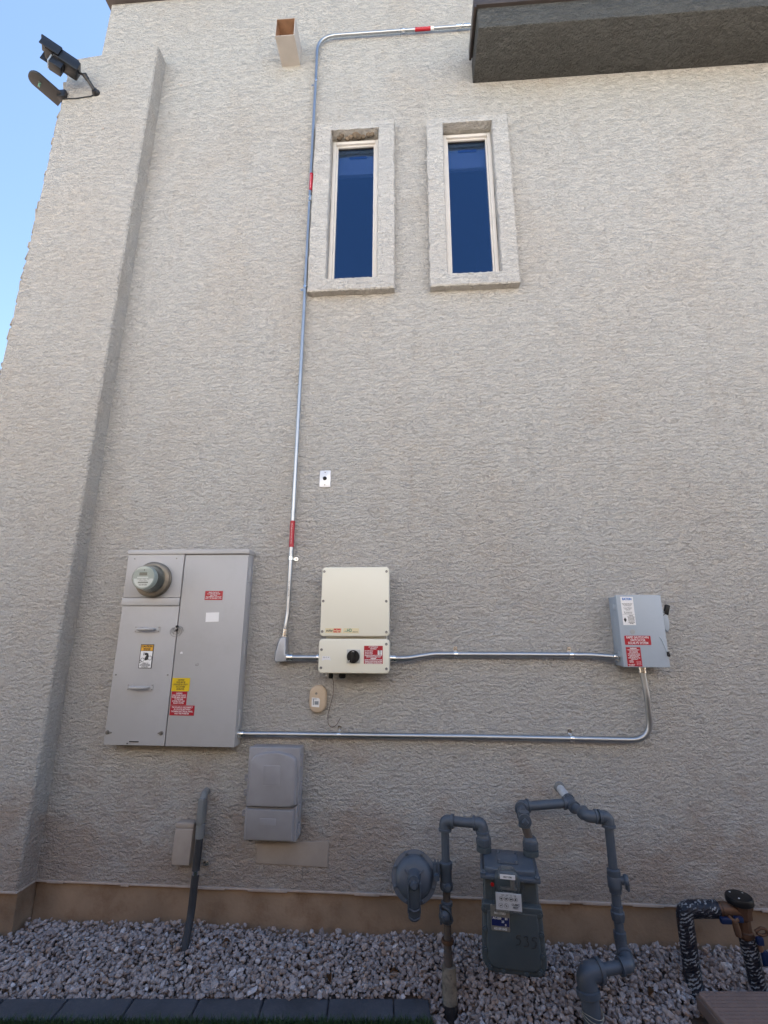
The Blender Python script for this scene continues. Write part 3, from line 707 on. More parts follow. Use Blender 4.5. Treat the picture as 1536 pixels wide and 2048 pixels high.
MB().lathe([(0,.0035),(.001,0)], (MX,FY-.0005,MZ+.042), (0,-1,0), 8).build('sensor_dot', INKB, mt)

# ================================================================== SOLAR INVERTER
inv = thing('solar_inverter', 'cream solar inverter of two stacked boxes with a black rotary switch', 'inverter', (-.337, -.08, 1.205))
F = -.16
b = MB(); b.rrect(-.520, -.150, 1.394, 1.766, -.05, F+.026, .022, 6); b.build('upper_body', CREAMS, inv)
b = MB(); b.rrect(-.522, -.148, 1.394, 1.767, F+.024, F, .020, 8, .006); ub = b.build('upper_cover', CREAM, inv)
b = MB()
for k in range(17): b.box(-.50+k*.0205, -.4965+k*.0205, -.05, -.004, 1.42, 1.75)
b.box(-.51,-.16,-.053,-.046,1.41,1.76); b.build('heat_sink', ALU, inv)
b = MB(); b.box(-.495, -.165, -.12, -.02, 1.376, 1.398, bev=.003).build('neck', CREAMS, inv)
b = MB(); b.rrect(-.523, -.149, 1.206, 1.380, -.02, F+.026, .022, 6); b.build('lower_body', CREAMS, inv)
b = MB(); b.rrect(-.525, -.147, 1.205, 1.381, F+.024, F, .020, 8, .006); lb = b.build('lower_cover', CREAM, inv)
for x, z in ((-.510,1.743),(-.163,1.742),(-.510,1.581),(-.164,1.580),(-.510,1.419),(-.163,1.417)):
    MB().lathe([(0,.0072),(.0018,.0072),(.0024,.006),(.0008,.003),(.0008,0)], (x, F, z), (0,-1,0), 14).build('screw', SCREW, ub)
for x, z in ((-.510,1.325),(-.163,1.355),(-.510,1.232),(-.162,1.230)):
    MB().lathe([(0,.0072),(.0018,.0072),(.0024,.006),(.0008,.003),(.0008,0)], (x, F, z), (0,-1,0), 14).build('screw', SCREW, lb)
s = sticker(ub, -.493, -.403, 1.4115, 1.437, F, LABELC, 'brand strip at the lower left of the cover', name='badge')
text(s, 'solar', -.469, 1.4245, F-.0016, .0185, INKB, bold=.0004, width=.038)
MB().prism([(-.449,1.4145),(-.411,1.4145),(-.409,1.4345),(-.447,1.4345)], F-.0006, F-.0016).build('emblem', INKR, s, flat=True)
text(s, 'edge', -.429, 1.4250, F-.0024, .0175, LABELC, bold=.0003, width=.033)
s = MB().prism([(-.399,1.4105),(-.311,1.4105),(-.311,1.4365),(-.393,1.4365)], F+.0004, F-.0008).build('badge', LABELC, ub, flat=True); s['label'] = 'green lettered strip beside the brand strip'
text(s, 'HD', -.362, 1.4245, F-.0016, .0245, INKG, bold=.0005, width=.026)
text(s, 'wave', -.331, 1.4185, F-.0016, .0125, INKB, width=.028)
MB().tube([(-.388,F-.0014,1.419),(-.384,F-.0014,1.4225),(-.380,F-.0014,1.4185),(-.374,F-.0014,1.4215)], .0011, 6, .003).build('wave_mark', INKG, s)
k = MB().box(-.3735,-.3015,F-.002,F+.001,1.256,1.3265, bev=.001).build('switch_plate', mat('switch_plate_grey', (.52,.52,.49), .45, var=.03), lb)
kb = MB().lathe([(0,.0335),(.012,.0335),(.015,.0315),(.015,0)], (-.338,F-.002,1.2905), (0,-1,0), 36)
kb.rrect(-.346,-.330,1.262,1.319,F-.016,F-.030,.006,5,.003).build('switch_knob', BLACKP, k)
text(k, 'ON', -.336, 1.3165, F-.0325, .007, INKW); text(k, '0', -.358, 1.2685, F-.0182, .009, INKW, bold=.0004)
s = sticker(lb, -.2815, -.1815, 1.2545, 1.3460, F, RED, 'red printed sticker at the right of the lower cover')
text(s, 'DC PHOTOVOLTAIC\nDISCONNECT', -.2315, 1.335, F-.0016, .0095, INKW, bold=.0003, width=.05)
text(s, 'MAX SYSTEM VOLTAGE\nMAX CIRC. CURRENT\nMAX INPUT CURRENT', -.2555, 1.3125, F-.0016, .0078, INKW, bold=.0002, width=.044)
MB().box(-.2085,-.1845,F-.0016,F,1.3005,1.3235).build('value_field', INKW, s, flat=True)
text(s, '480V\n27A\n27A', -.1965, 1.312, F-.0024, .0078, INKB, bold=.0002, width=.015)
text(s, 'OPERATING VOLTAGE RANGE OF THE CONVERTER\nRATED SHORT CIRCUIT CURRENT OUTPUT', -.2315, 1.293, F-.0016, .0074, INKW, bold=.0003, width=.092)
text(s, 'WARNING', -.2315, 1.2815, F-.0016, .0085, INKW, bold=.0005, width=.03)
text(s, 'ELECTRIC SHOCK HAZARD DO NOT TOUCH\nTERMINALS ON BOTH LINE AND LOAD SIDES\nMAY BE ENERGIZED IN THE OPEN POSITION', -.2315, 1.2665, F-.0016, .0082, INKW, bold=.0003, width=.092)
b = MB().prism([(-.506,1.268),(-.488,1.274),(-.466,1.272),(-.458,1.269),(-.462,1.281),(-.464,1.2905),(-.504,1.2915)], F+.0004, F-.0008); s = b.build('sticker', WHT, lb, flat=True); s['label'] = 'torn white sticker scrap at the left of the lower cover'
text(s, 'ID 7 4', -.484, 1.285, F-.0014, .008, INKB, width=.03)
# glands under the lower box and between the boxes
for x, r_, L in ((-.466,.013,.030),(-.404,.019,.030),(-.438,.013,.020),):
    top = 1.206 if L > .02 else 1.402; 
    MB().lathe([(0,r_*.8),(L*.3,r_*.8),(L*.3,r_),(L*.8,r_),(L,r_*.75),(L,0)], (x, -.100, top), (0,0,-1), 14).build('cable_gland', BLACKP, inv)
MB().lathe([(0,.005),(.018,.005),(.02,0)], (-.490,-.10,1.206), (0,0,-1), 10).build('drain_plug', WHT, inv)
w = MB().tube([(-.459,-.095,1.185),(-.460,-.04,1.15),(-.466,-.009,1.08),(-.478,-.009,1.03),(-.491,-.009,.980),(-.489,-.009,.930),(-.470,-.010,.913),(-.443,-.010,.926),(-.420,-.012,.965)], .0015, 6, .03, 5).build('cable', mat('cable_brown', (.10,.07,.055), .6, var=.1), None)
tag(w, 'thin brown wire hanging in a loop below the inverter', 'wire')
# oval cover
ov = thing('oval_cover', 'tan oval plastic device with a white sticker below the inverter', 'sensor', (-.549,-.015,1.06))
b = MB(); b.rrect(-.5965,-.5015,.987,1.132,.004,-.030,.0472,10,.014); ob = b.build('shell', OVAL, ov)
b = MB().lathe([(0,.0065),(.001,.0065),(.0005,.004),(.0005,0)], (-.5555,-.030,1.089), (0,-1,0), 14).build('lock_screw', SCREW, ov)
b = MB().prism([(-.579,1.022),(-.537,1.018),(-.534,1.058),(-.541,1.066),(-.560,1.067),(-.579,1.069)], -.028, -.0312); s = b.build('sticker', WHT, ov, flat=True)
MB().box(-.572,-.567,-.0322,-.031,1.030,1.062).box(-.575,-.552,-.0322,-.031,1.060,1.063).box(-.563,-.541,-.0320,-.031,1.032,1.050).build('print', INKBL if False else mat('print_grey', (.25,.28,.31), .6, var=.3, vscale=300), s, flat=True)

# ================================================================== CONDUITS
CR, VR = .0148, .0118
c1 = thing('riser_conduit', 'tall galvanised conduit rising up the wall and bending towards the canopy', 'conduit', (-.738,-.03,1.37))
MB().tube([(-.747,-.040,1.40),(-.744,-.040,1.455),(-.738,-.032,1.525),(-.738,-.030,2.5),(-.738,-.030,4.2),(-.744,-.030,6.112),(.62,-.030,6.100)], VR, 16, .16, 10).build('tube', GALV, c1)
coupling(c1, (-.735,-.030,4.47), (0,0,1), VR); coupling(c1, (.455,-.030,6.102), (1,0,0), VR); coupling(c1, (.395,-.030,6.102), (1,0,0), VR*1.05, 'coupling')
coupling(c1, (-.7455,-.040,1.412), (.05,0,1), VR)
for z in (1.838, 3.72): strap(c1, -.738, z, VR, False, 1 if z < 3 else -1)
strap(c1, -.741, 5.62, VR, False, -1); strap(c1, -.05, 6.106, VR, True, 1)
def band(parent, p0, p1, r, lab, txt, horiz=False):
    o = MB().cyl(p0, p1, r+.0024, 20).build('red_label', RED, parent); o['label'] = lab
    c = (Vector(p0)+Vector(p1))/2; L = (Vector(p1)-Vector(p0)).length
    text(o, txt, c.x, c.z, c.y-r-.0032, .0058, INKW, rot=0 if horiz else R(90), width=L*.8)
band(c1, (-.738,-.030,1.905), (-.738,-.030,2.065), VR, 'red warning label low on the riser', 'WARNING: PHOTOVOLTAIC POWER SOURCE')
band(c1, (-.7352,-.030,4.545), (-.7356,-.030,4.700), VR, 'red warning label beside the window', 'WARNING: PHOTOVOLTAIC POWER SOURCE')
band(c1, (.045,-.030,6.105), (.168,-.030,6.1045), VR, 'red warning label on the top run', 'WARNING: PHOTOVOLTAIC POWER SOURCE', True)
MB().cyl((.171,-.030,6.1045),(.195,-.030,6.1037), VR+.0008, 18).build('white_tape', WHT, c1)
text(c1, '3/4 EMT UL', -.7375, 1.66, -.0435, .012, INKB, rot=R(90), width=.09)
# LB fitting
lbf = thing('conduit_body', 'grey angled conduit fitting at the foot of the tall conduit', 'conduit fitting', (-.757,-.04,1.25))
b = MB(); b.prism([(-.763,1.386),(-.731,1.386),(-.730,1.300),(-.722,1.294),(-.722,1.262),(-.730,1.258),(-.781,1.252),(-.790,1.262),(-.787,1.300),(-.777,1.352)], -.012, -.070, .007); b.lathe([(0,.017),(.012,.017),(.012,.0155)], (-.747,-.040,1.380), (0,0,1), 16)
b.build('body', CASTAL, lbf)
MB().prism([(-.789,1.266),(-.7905,1.262),(-.793,1.300),(-.781,1.356),(-.768,1.384),(-.765,1.380),(-.779,1.348),(-.788,1.300)], -.014, -.066, .002).build('cover', CASTAL, lbf)
c2 = thing('short_conduit', 'short galvanised conduit stub joining the grey fitting to the inverter', 'conduit', (-.63,-.045,1.279))
MB().tube([(-.724,-.045,1.2785),(-.521,-.045,1.279)], CR, 16).build('tube', GALV, c2)
connector(c2, (-.722,-.045,1.2785), (1,0,0), CR); connector(c2, (-.526,-.045,1.279), (-1,0,0), CR)
c3 = thing('crossing_conduit', 'galvanised conduit running level from the inverter to the grey switch box', 'conduit', (.45,-.04,1.30))
MB().tube([(-.150,-.060,1.279),(-.06,-.058,1.279),(.09,-.036,1.301),(.60,-.034,1.3025),(.93,-.040,1.302),(1.065,-.058,1.294)], CR, 16, .25, 8).build('tube', GALV, c3)
connector(c3, (-.147,-.060,1.279), (1,0,0), CR); connector(c3, (1.069,-.058,1.294), (-1,0,.05), CR)
strap(c3, .212, 1.3015, CR, True, 1, -.035); strap(c3, .83, 1.302, CR, True, 1, -.037)
c4 = thing('return_conduit', 'galvanised conduit from the beige panel running low and curving up under the grey switch box', 'conduit', (.1,-.03,.885))
MB().tube([(-.972,-.040,.880),(-.85,-.034,.880),(.30,-.030,.8845),(1.196,-.034,.884),(1.190,-.060,1.10),(1.181,-.060,1.246)], CR, 16, .17, 12).build('tube', GALV, c4)
connector(c4, (-.971,-.040,.880), (1,0,0), CR); connector(c4, (1.181,-.060,1.247), (0,0,-1), CR)
strap(c4, -.425, .882, CR, True, 1); strap(c4, .797, .8845, CR, True, 1)

# ================================================================== DISCONNECT SWITCH
dis = thing('disconnect_switch', 'grey metal disconnect switch box with black-tipped lever and red shutdown sign', 'switch box', (1.18,-.06,1.245))
b = MB(); b.box(1.073, 1.296, -.100, .003, 1.250, 1.610, bev=.003); b.build('box', DISC, dis)
b = MB(); b.rrect(1.067, 1.299, 1.246, 1.615, -.097, -.120, .004, 3, .003); dd = b.build('door', DISC, dis)
for z in (1.555, 1.315):
    b = MB(); b.tube([(1.0665,-.090,z+.014),(1.062,-.090,z+.014),(1.060,-.090,z-.014),(1.0665,-.090,z-.016)], .003, 8, .004).box(1.064,1.068,-.100,-.082,z-.016,z+.004,bev=.001).build('hinge', DISC, dis)
b = MB(); b.tube([(1.264,-.120,1.398),(1.270,-.1205,1.392),(1.278,-.1205,1.372),(1.286,-.1205,1.345),(1.290,-.1205,1.325)], .0032, 8, .01); b.build('pressed_rib', DISC, dd)
b = MB(); b.box(1.290,1.302,-.128,-.112,1.302,1.325,bev=.003).lathe([(0,.006),(.01,.006),(.012,0)], (1.296,-.122,1.306), (0,-1,0), 10); b.build('latch', BLACKP, dd)
MB().lathe([(0,.013),(.0012,.0125),(.002,0)], (1.1315,-.120,1.4245), (0,-1,0), 20).build('knockout', mat('knockout_grey', (.36,.37,.37), .4, var=.05), dd)
b = MB(); b.prism([(1.299,1.535),(1.312,1.545),(1.336,1.515),(1.343,1.480),(1.338,1.440),(1.330,1.425),(1.318,1.432),(1.300,1.475)], -.062, -.086, .004); lev = b.build('lever_plate', DISC, dis)
b = MB(); b.tube([(1.300,-.055,1.44),(1.300,-.055,1.53)], .010, 10); b.build('lever_pivot', BLACKP, dis)
M = Matrix.Translation((1.340,-.078,1.541)) @ Matrix.Rotation(R(18), 4, 'Y')
MB().box(-.011,.011,-.012,.012,-.028,.026,bev=.004,M=M).build('lever_grip', BLACKP, dis)
b = MB().prism([(1.302,1.505),(1.331,1.523),(1.332,1.520),(1.303,1.501)], -.0862, -.0868).build('lever_line', INKB, lev, flat=True)
text(lev, 'OFF', 1.314, 1.527, -.0872, .012, INKB, bold=.0004, rot=R(-30))
DF = -.120
s = sticker(dd, 1.0885, 1.1535, 1.4585, 1.6055, DF, WHT, 'tall white printed maker label')
text(s, 'EATON', 1.121, 1.5935, DF-.0016, .0165, INKBL, bold=.0009, width=.048)
text(s, 'General Duty Safety Switch\n60 A 240 Vac non fused\nType 3R enclosure\n\nCat. no. 2P 60A series\nsuitable as service\nequipment\n\nMax rating per wiring\ndiagram inside cover', 1.120, 1.545, DF-.0016, .0058, INKB, 'CENTER', .0001, width=.054, line=.95)
MB().box(1.090,1.152,DF-.0016,DF,1.5130,1.5137).build('rule', INKB, s, flat=True)
text(s, 'DANGER\nHazardous voltage\nwill cause death\nor serious injury\nTurn power off\nbefore servicing\nPELIGRO', 1.132, 1.487, DF-.0016, .0068, INKB, bold=.0002, width=.037)
MB().prism([(1.093,1.486),(1.1005,1.498),(1.108,1.486),(1.1005,1.472)], DF-.0008, DF-.0016).build('hazard_mark', INKB, s, flat=True)
s = MB().rrect(1.0855,1.2185,1.3575,1.4045,DF+.0004,DF-.0008,.004,3).build('sticker', RED, dd, flat=True); s['label'] = 'red rapid shutdown sticker with white capitals'
text(s, 'RAPID SHUTDOWN\nSWITCH FOR\nSOLAR PV SYSTEM', 1.152, 1.381, DF-.0016, .0165, INKW, bold=.0002, width=.112, line=.86)
s = sticker(dd, 1.0865, 1.1600, 1.2505, 1.3465, DF, RED, 'small red warning sticker at the bottom of the door')
text(s, 'WARNING!', 1.1235, 1.340, DF-.0016, .0085, INKW, bold=.0004, width=.034)
MB().box(1.090,1.157,DF-.0016,DF,1.3325,1.3335).build('rule', INKW, s, flat=True)
text(s, 'POWER SOURCE SHUT DOWN\nSTEPS TO DE-ENERGIZE\nTURN OFF BREAKER AND\nBOTH THE LINE AND LOAD SIDES\nMAY BE ENERGIZED IN THE OPEN\nPOSITION. CONDUCTORS\nREMAIN ENERGIZED AT ALL TIMES\nDURING DAYLIGHT', 1.1235, 1.309, DF-.0016, .0066, INKW, bold=.0002, width=.060)
text(s, 'NOMINAL\nVOLTAGE\n\nMAX CURRENT\nAC OUTPUT', 1.107, 1.2655, DF-.0016, .0062, INKW, bold=.0002, width=.032)
b = MB()
for z in (1.258, 1.268): 
    for q in ((1.134,1.154,z,z+.0008),(1.134,1.154,z+.0062,z+.007),(1.134,1.1348,z,z+.007),(1.1532,1.154,z,z+.007)): b.box(q[0],q[1],DF-.0016,DF,q[2],q[3])
b.build('frame_lines', INKW, s, flat=True)

# ================================================================== SMALL WALL FITTINGS
pl = thing('wall_plate', 'small white wall plate with a round black button on the upper wall', 'wall plate', (-.556,-.005,2.338))
MB().rrect(-.590,-.5215,2.283,2.392,.004,-.007,.003,3,.003).build('plate', mat('plate_white', (.72,.73,.76), .3, metal=.2, var=.02), pl)
MB().lathe([(0,.0125),(.006,.0115),(.012,.006),(.013,0)], (-.557,-.007,2.340), (0,-1,0), 18).build('button', BLACKP, pl)
for z in (2.298, 2.378): MB().lathe([(0,.004),(.0015,.0035),(.002,0)], (-.556,-.007,z), (0,-1,0), 8).build('screw', SCREW, pl)

tel = thing('telecom_box', 'grey plastic telecom box with domed lid and side latches', 'utility box', (-.75,-.05,.39))
b = MB(); b.rrect(-.888,-.618,.392,.824,.003,-.072,.008,4,.003); b.build('base', TELG, tel)
b = MB(); b.prism([(-.890,.546),(-.650,.544),(-.618,.560),(-.617,.822),(-.620,.826),(-.888,.826),(-.891,.822)], -.070, -.088, .004)
# raised dome on the upper lid
def dome(pts_out, y0, y1, inset, bld):
    b2 = bmesh.new(); cx = sum(p[0] for p in pts_out)/len(pts_out); cz = sum(p[1] for p in pts_out)/len(pts_out); rings = []
    for k in range(6):
        q = k/5; s_ = 1-inset*(1-math.cos(q*math.pi/2)); y = y0+(y1-y0)*math.sin(q*math.pi/2)
        rings.append([b2.verts.new((cx+(p[0]-cx)*s_, y, cz+(p[1]-cz)*(1-(1-s_)*.7))) for p in pts_out])
    for A, B in zip(rings, rings[1:]):
        for k in range(len(A)): b2.faces.new((A[k], A[(k+1) % len(A)], B[(k+1) % len(A)], B[k]))
    b2.faces.new(rings[-1]); bmesh.ops.recalc_face_normals(b2, faces=b2.faces[:]); bld._merge(b2)
top = [(-.882,.548),(-.652,.547),(-.626,.561),(-.630,.745)] + [(-.752+.122*math.cos(t), .760+.048*math.sin(t)) for t in np.linspace(.1, math.pi-.1, 12)] + [(-.876,.745)]
dome(top, -.087, -.112, .10, b); up = b.build('upper_lid', TELG, tel)
MB().rrect(-.800,-.712,.655,.745,-.108,-.1135,.004,3,.0012).rrect(-.800,-.712,.648,.652,-.108,-.1135,.001,2).build('embossed_panel', TELG, up)
b = MB(); b.prism([(-.888,.392),(-.890,.400),(-.890,.5435),(-.651,.5415),(-.620,.5565),(-.620,.396),(-.626,.391)], -.070, -.090, .006)
dome([(-.880,.402),(-.636,.400),(-.630,.541),(-.652,.539),(-.882,.541)], -.088, -.108, .08, b); lo = b.build('lower_lid', TELG, tel)
MB().rrect(-.806,-.722,.468,.500,-.106,-.1095,.003,3,.001).build('embossed_panel', TELG, lo)
for z in (.672,.603,.508):
    b = MB(); b.tube([(-.886,-.065,z+.014),(-.908,-.066,z+.013),(-.910,-.066,z-.010),(-.886,-.065,z-.013)], .0035, 8, .006).lathe([(0,.006),(.012,.006),(.013,0)], (-.900,-.058,z+.002), (0,-1,0), 10); b.build('latch', TELG, tel)
for z0 in (.735,.60,.50,.41): MB().box(-.619,-.611,-.070,-.030,z0,z0+.055,bev=.002).build('hinge', TELG, tel)
MB().lathe([(0,.014),(.014,.012),(.015,0)], (-.862,-.05,.393), (0,0,-1), 12).build('grommet', BLACKP, tel)

bx = MB(); bx.prism([(-1.268,.259),(-1.173,.259),(-1.169,.424),(-1.264,.424)], .003, -.058, .005)
b2 = bmesh.new(); q = [(-1.264,.424),(-1.169,.424),(-1.169,.450),(-1.262,.450)]
bx.box(-1.266,-1.168,-.055,.003,.424,.450,bev=.006)
jb = bx.build('junction_cover', BEIGE); tag(jb, 'narrow beige painted box beside the dark bent conduit', 'utility box')
cv = MB().prism([(-.842,.2605),(-.470,.2525),(-.468,.372),(-.842,.349)], .004, -.005, .0015).build('plate', BEIGE, None); 
cv.name = 'access_plate'; tag(cv, 'flat beige rectangular plate set in the wall under the grey telecom box', 'cover plate')

gc = thing('grey_conduit', 'dark grey plastic conduit bending out of the gravel with a pale elbow fitting on top', 'conduit', (-1.13,-.06,-.05))
MB().tube([(-1.085,-.225,-.13),(-1.117,-.150,-.045),(-1.138,-.060,.055),(-1.131,-.055,.40)], .0185, 18, .13, 10).build('tube', PVCG, gc)
b = MB(); b.lathe([(0,.0225),(.062,.0225),(.064,.0195)], (-1.131,-.055,.385), (0,0,1), 18)
b.rrect(-1.149,-1.115,.445,.575,-.030,-.078,.014,5,.004); b.tube([(-1.131,-.052,.560),(-1.134,-.035,.582),(-1.138,.01,.588)], .019, 14, .02); b.build('elbow_fitting', PVCL, gc)
MB().rrect(-1.146,-1.118,.455,.570,-.076,-.082,.012,5,.002).build('fitting_cover', PVCL, gc)
b = MB(); b.lathe([(-.009,.0185),(-.009,.0205),(.009,.0205),(.009,.0185)], (-1.132,-.058,.235), (0,-.1,1), 16).box(-1.118,-1.088,-.018,-.0005,.245,.266,bev=.003); o = b.build('strap', GALVB, gc)
MB().lathe([(0,.006),(.004,.005),(.005,0)], (-1.098,-.018,.256), (0,-1,0), 8).build('screw', SCREW, o)

# ================================================================== GAS METER SET
MC = Vector((.384,-.372,0)); MR = R(-7)
gm = thing('gas_meter', 'grey-green gas meter with clear dial window and 535 hand-marked on its front', 'gas meter', (MC.x, MC.y, 0), None, MR, True)
# body: rear case, front case with bowed bottom, flanged top
def ell(w0, w1, zt, zb, y0, y1, bev, rad):
    pts = []
    for k in range(7): a = R(-90+90*k/6); pts.append((w0-rad+rad*math.cos(a), zb+rad+rad*math.sin(a)))
    pts += [(w1, zt), (-w1, zt)]
    for k in range(7): a = R(180+90*k/6); pts.append((-w0+rad+rad*math.cos(a), zb+rad+rad*math.sin(a)))
    return MB().prism(pts, y0, y1, bev)
b = ell(.118,.110,.440,.105,.115,-.080,.012,.035); body = b.build('body', GASG, gm)
b = ell(.126,.118,.330,.098,-.072,-.105,.010,.052); b.rrect(-.120,.120,.300,.338,-.07,-.112,.012,4,.006); ft = b.build('front_cover', GASG, gm)
b = ell(.106,.100,.318,.118,-.100,-.114,.008,.042); b.build('front_boss', GASG, ft)
for sx in (-1, 1):
    for z in (.315,.245,.175,.130):
        MB().lathe([(0,.0125),(.010,.0115),(.010,.007),(.015,.007),(.016,0)], (sx*(.110 if z > .15 else .096), -.100, z if z > .14 else .120), (0,-1,0), 14).build('bolt', GASG, ft)
for x in (-.045,.045): MB().lathe([(0,.0115),(.010,.0105),(.010,.007),(.014,.006),(.015,0)], (x,-.1,.112), (0,-1,0), 14).build('bolt', GASG, ft)
# top casting: flange, sloped shoulder, handhole plate
b = MB(); b.box(-.121,.121,-.119,.105,.424,.440,bev=.006); b.rrect(-.106,.106,-.098,.098,-.440,-.460,.03,6,.006, M=Matrix.Rotation(R(-90),4,'X') @ Matrix.Diagonal((1,1,1,1)))
tp = b.build('top_case', GASP, gm)
b = MB(); b.box(-.048,.040,-.050,.050,.459,.468,bev=.004); pt = b.build('handhole_plate', GASP, tp)
for x, y in ((-.040,-.042),(.032,-.042),(-.040,.042),(.032,.042)): MB().hexnut((x,y,.467), (0,0,1), .007, .006).build('bolt', GASP, pt)
for x in (-.113,-.02,.113):
    MB().lathe([(0,.012),(.008,.012),(.010,.008),(.014,.007),(.015,0)], (x*.96, -.108, .439), (0,0,1), 12).build('bolt', GASP, tp)
for sx in (-1, 1):
    MB().lathe([(0,.033),(.020,.033),(.022,.026)], (sx*.102,.058,.462), (0,0,1), 20).build('port', GASG, tp)
    b = MB().lathe([(0,.030),(.006,.0335),(.030,.0335),(.034,.029)], (sx*.102,.058,.484), (0,0,1), 8); b.lathe([(.034,.030),(.044,.028),(.050,.022)], (sx*.102,.058,.484), (0,0,1), 18); b.build('union_nut', GASP, tp)
# index box: clear window over a white dial plate
ix = -.012
MB().box(ix-.052,ix+.052,-.150,-.100,.300,.345,bev=.006).rrect(ix-.050,ix+.050,.340,.425,-.08,-.128,.03,6,.01).build('index_base', GASG, gm)
dp = MB().box(ix-.050,ix+.050,-.1545,-.150,.302,.360).build('dial_plate', WHT, gm, flat=True)
b = MB()
for k in range(4):
    cx = ix-.028+.0185*k; 
    for t in range(2): pass
    b.tube([(cx+.0075*math.cos(t), -.1550, .341+.0075*math.sin(t)) for t in np.linspace(0,6.2,14)], .0005, 4)
    a = (2.9,.5,.2,1.4)[k]; b.prism([(cx+.007*math.cos(a), .341+.007*math.sin(a)), (cx+.0045*math.cos(a+2.3), .341+.0045*math.sin(a+2.3)), (cx+.0045*math.cos(a-2.3), .341+.0045*math.sin(a-2.3))], -.1545,-.1556)
for k in range(2):
    cx = ix-.031+.021*k; b.tube([(cx+.008*math.cos(t), -.1550, .317+.008*math.sin(t)) for t in np.linspace(0,6.2,14)], .0005, 4)
    a = (.4,2.2)[k]; b.prism([(cx+.007*math.cos(a), .317+.007*math.sin(a)), (cx+.004*math.cos(a+2.5), .317+.004*math.sin(a+2.5)), (cx+.004*math.cos(a-2.5), .317+.004*math.sin(a-2.5))], -.1545,-.1556)
b.build('dials', INKB, dp)
text(dp, 'CUBIC\nFEET', ix+.026, .318, -.1556, .0105, INKB, bold=.0003); text(dp, '100K   10K    1K    100', ix, .3535, -.1556, .0062, INKB)
b = MB(); b.box(ix-.056,ix+.056,-.162,-.150,.294,.3005,bev=.002).box(ix-.056,ix+.056,-.1605,-.157,.300,.364).rrect(ix-.042,ix+.042,.358,.437,-.10,-.160,.030,8,.018).box(ix-.066,ix-.056,-.15,-.105,.31,.40,bev=.004).box(ix+.056,ix+.066,-.15,-.105,.31,.40,bev=.004)
b.build('clear_cover', CPLAS, gm)
MB().lathe([(0,.0075),(.003,.007),(.004,0)], (ix-.061,-.150,.385), (0,-1,0), 14).build('red_seal', REDD, gm)
s = MB().box(ix-.030,ix+.030,-.1625,-.1605,.412,.428).build('number_sticker', WHT, gm, flat=True); text(s, '04 7 196', ix, .420, -.1632, .009, INKB, bold=.0003)
MB().tube([(ix+.02,-.13,.372),(ix+.02,-.13,.40)], .010, 12).box(ix-.03,ix+.035,-.14,-.10,.366,.372).build('gear_train', SCREW, gm)
# name plate
s = MB().rrect(-.085,-.010,.210,.300,-.112,-.1165,.006,4,.001).build('name_plate', PLATEM, gm)
MB().box(-.082,-.013,-.1175,-.116,.228,.258).build('navy_field', NAVY, s, flat=True)
text(s, '00117083', -.048, .272, -.1185, .012, WHT, bold=.0004, width=.045); text(s, 'AC-250     81\n       25\n              0', -.048, .244, -.1185, .0105, WHT, bold=.0004, width=.058); text(s, '6210F1042', -.048, .219, -.1185, .011, WHT, bold=.0003, width=.05)
# hand-written number
b = MB(); y = -.1160
for st in ([(.030,.216),(.014,.217),(.012,.203),(.022,.207),(.028,.199),(.022,.186),(.010,.184)], [(.042,.212),(.052,.217),(.058,.210),(.050,.203),(.060,.196),(.054,.183),(.040,.182)], [(.092,.214),(.076,.217),(.072,.203),(.082,.206),(.090,.196),(.082,.180),(.068,.179)]):
    b.tube([(x, y, z) for x, z in st], .0015, 6, .008)
b.build('marked_number', INKB, gm)

for ch in gm.children:
    k = ch.name.split('.')[0]
    if k in ('index_base', 'dial_plate', 'clear_cover', 'red_seal', 'number_sticker', 'gear_train', 'name_plate'): ch.location.z += .038
    if k == 'marked_number': ch.location.z += .024
GR = .0215
gi = thing('gas_inlet_pipe', 'grey gas pipe rising from the tan sleeve and looping into the meter left side', 'gas pipe', (.12,-.27,-.05))
def elbow(p, d1, d2, r, parent, m=GASP):
    """threaded elbow: bend with a bead at each mouth"""
    p = Vector(p); d1 = Vector(d1).normalized(); d2 = Vector(d2).normalized(); L = r*1.75
    b = MB(); b.tube([p+d1*L, p, p+d2*L], r*1.22, 16, r*1.5, 8)
    for d in (d1, d2): b.lathe([(0,r*1.22),(.002,r*1.42),(r*.5,r*1.42),(r*.55,r*1.1)], p+d*(L-r*.35), d, 18)
    return b.build('elbow', m, parent)
wc = gm.matrix_basis if False else Matrix.Translation((MC.x,MC.y,0)) @ Matrix.Rotation(MR,4,'Z')
pin = wc @ Vector((-.102,.058,.535)); pout = wc @ Vector((.102,.058,.535))
px_, py_ = .119, -.262
MB().tube([(px_,py_,.05),(px_,py_,.30)], .0165, 16).tube([(px_+.001,py_,-.06),(px_+.001,py_,.055)], .019, 16).build('lower_pipe', IRON, gi)
MB().tube([(px_,py_,.39),(px_,py_,.54)], .0185, 16).build('riser', GASP, gi)
ez = .565; e1 = Vector((px_,py_,ez)); e2 = Vector((pin.x-.004,pin.y,ez+.006))
MB().tube([e1+Vector((.02,0,0)), e2-Vector((.02,0,0))], GR*.95, 16).build('bridge_pipe', GASP, gi)
elbow(e1, (0,0,-1), e2-e1, GR, gi); elbow(e2, e1-e2, (0,0,-1), GR, gi)
MB().tube([e2-Vector((0,0,.03)), Vector((pin.x,pin.y,.515))], .0185, 16).build('drop_nipple', IRON, gi)
# union / regulator tee
b = MB(); b.lathe([(0,.020),(.006,.027),(.018,.030),(.034,.028),(.036,.026),(.085,.026),(.090,.029),(.112,.029),(.116,.022)], (px_,py_,.285), (0,0,1), 20); b.lathe([(0,.015),(.020,.013),(.022,0)], (px_+.004,py_-.022,.31), (0,-1,-.1), 12); b.build('tee_body', GASP, gi)
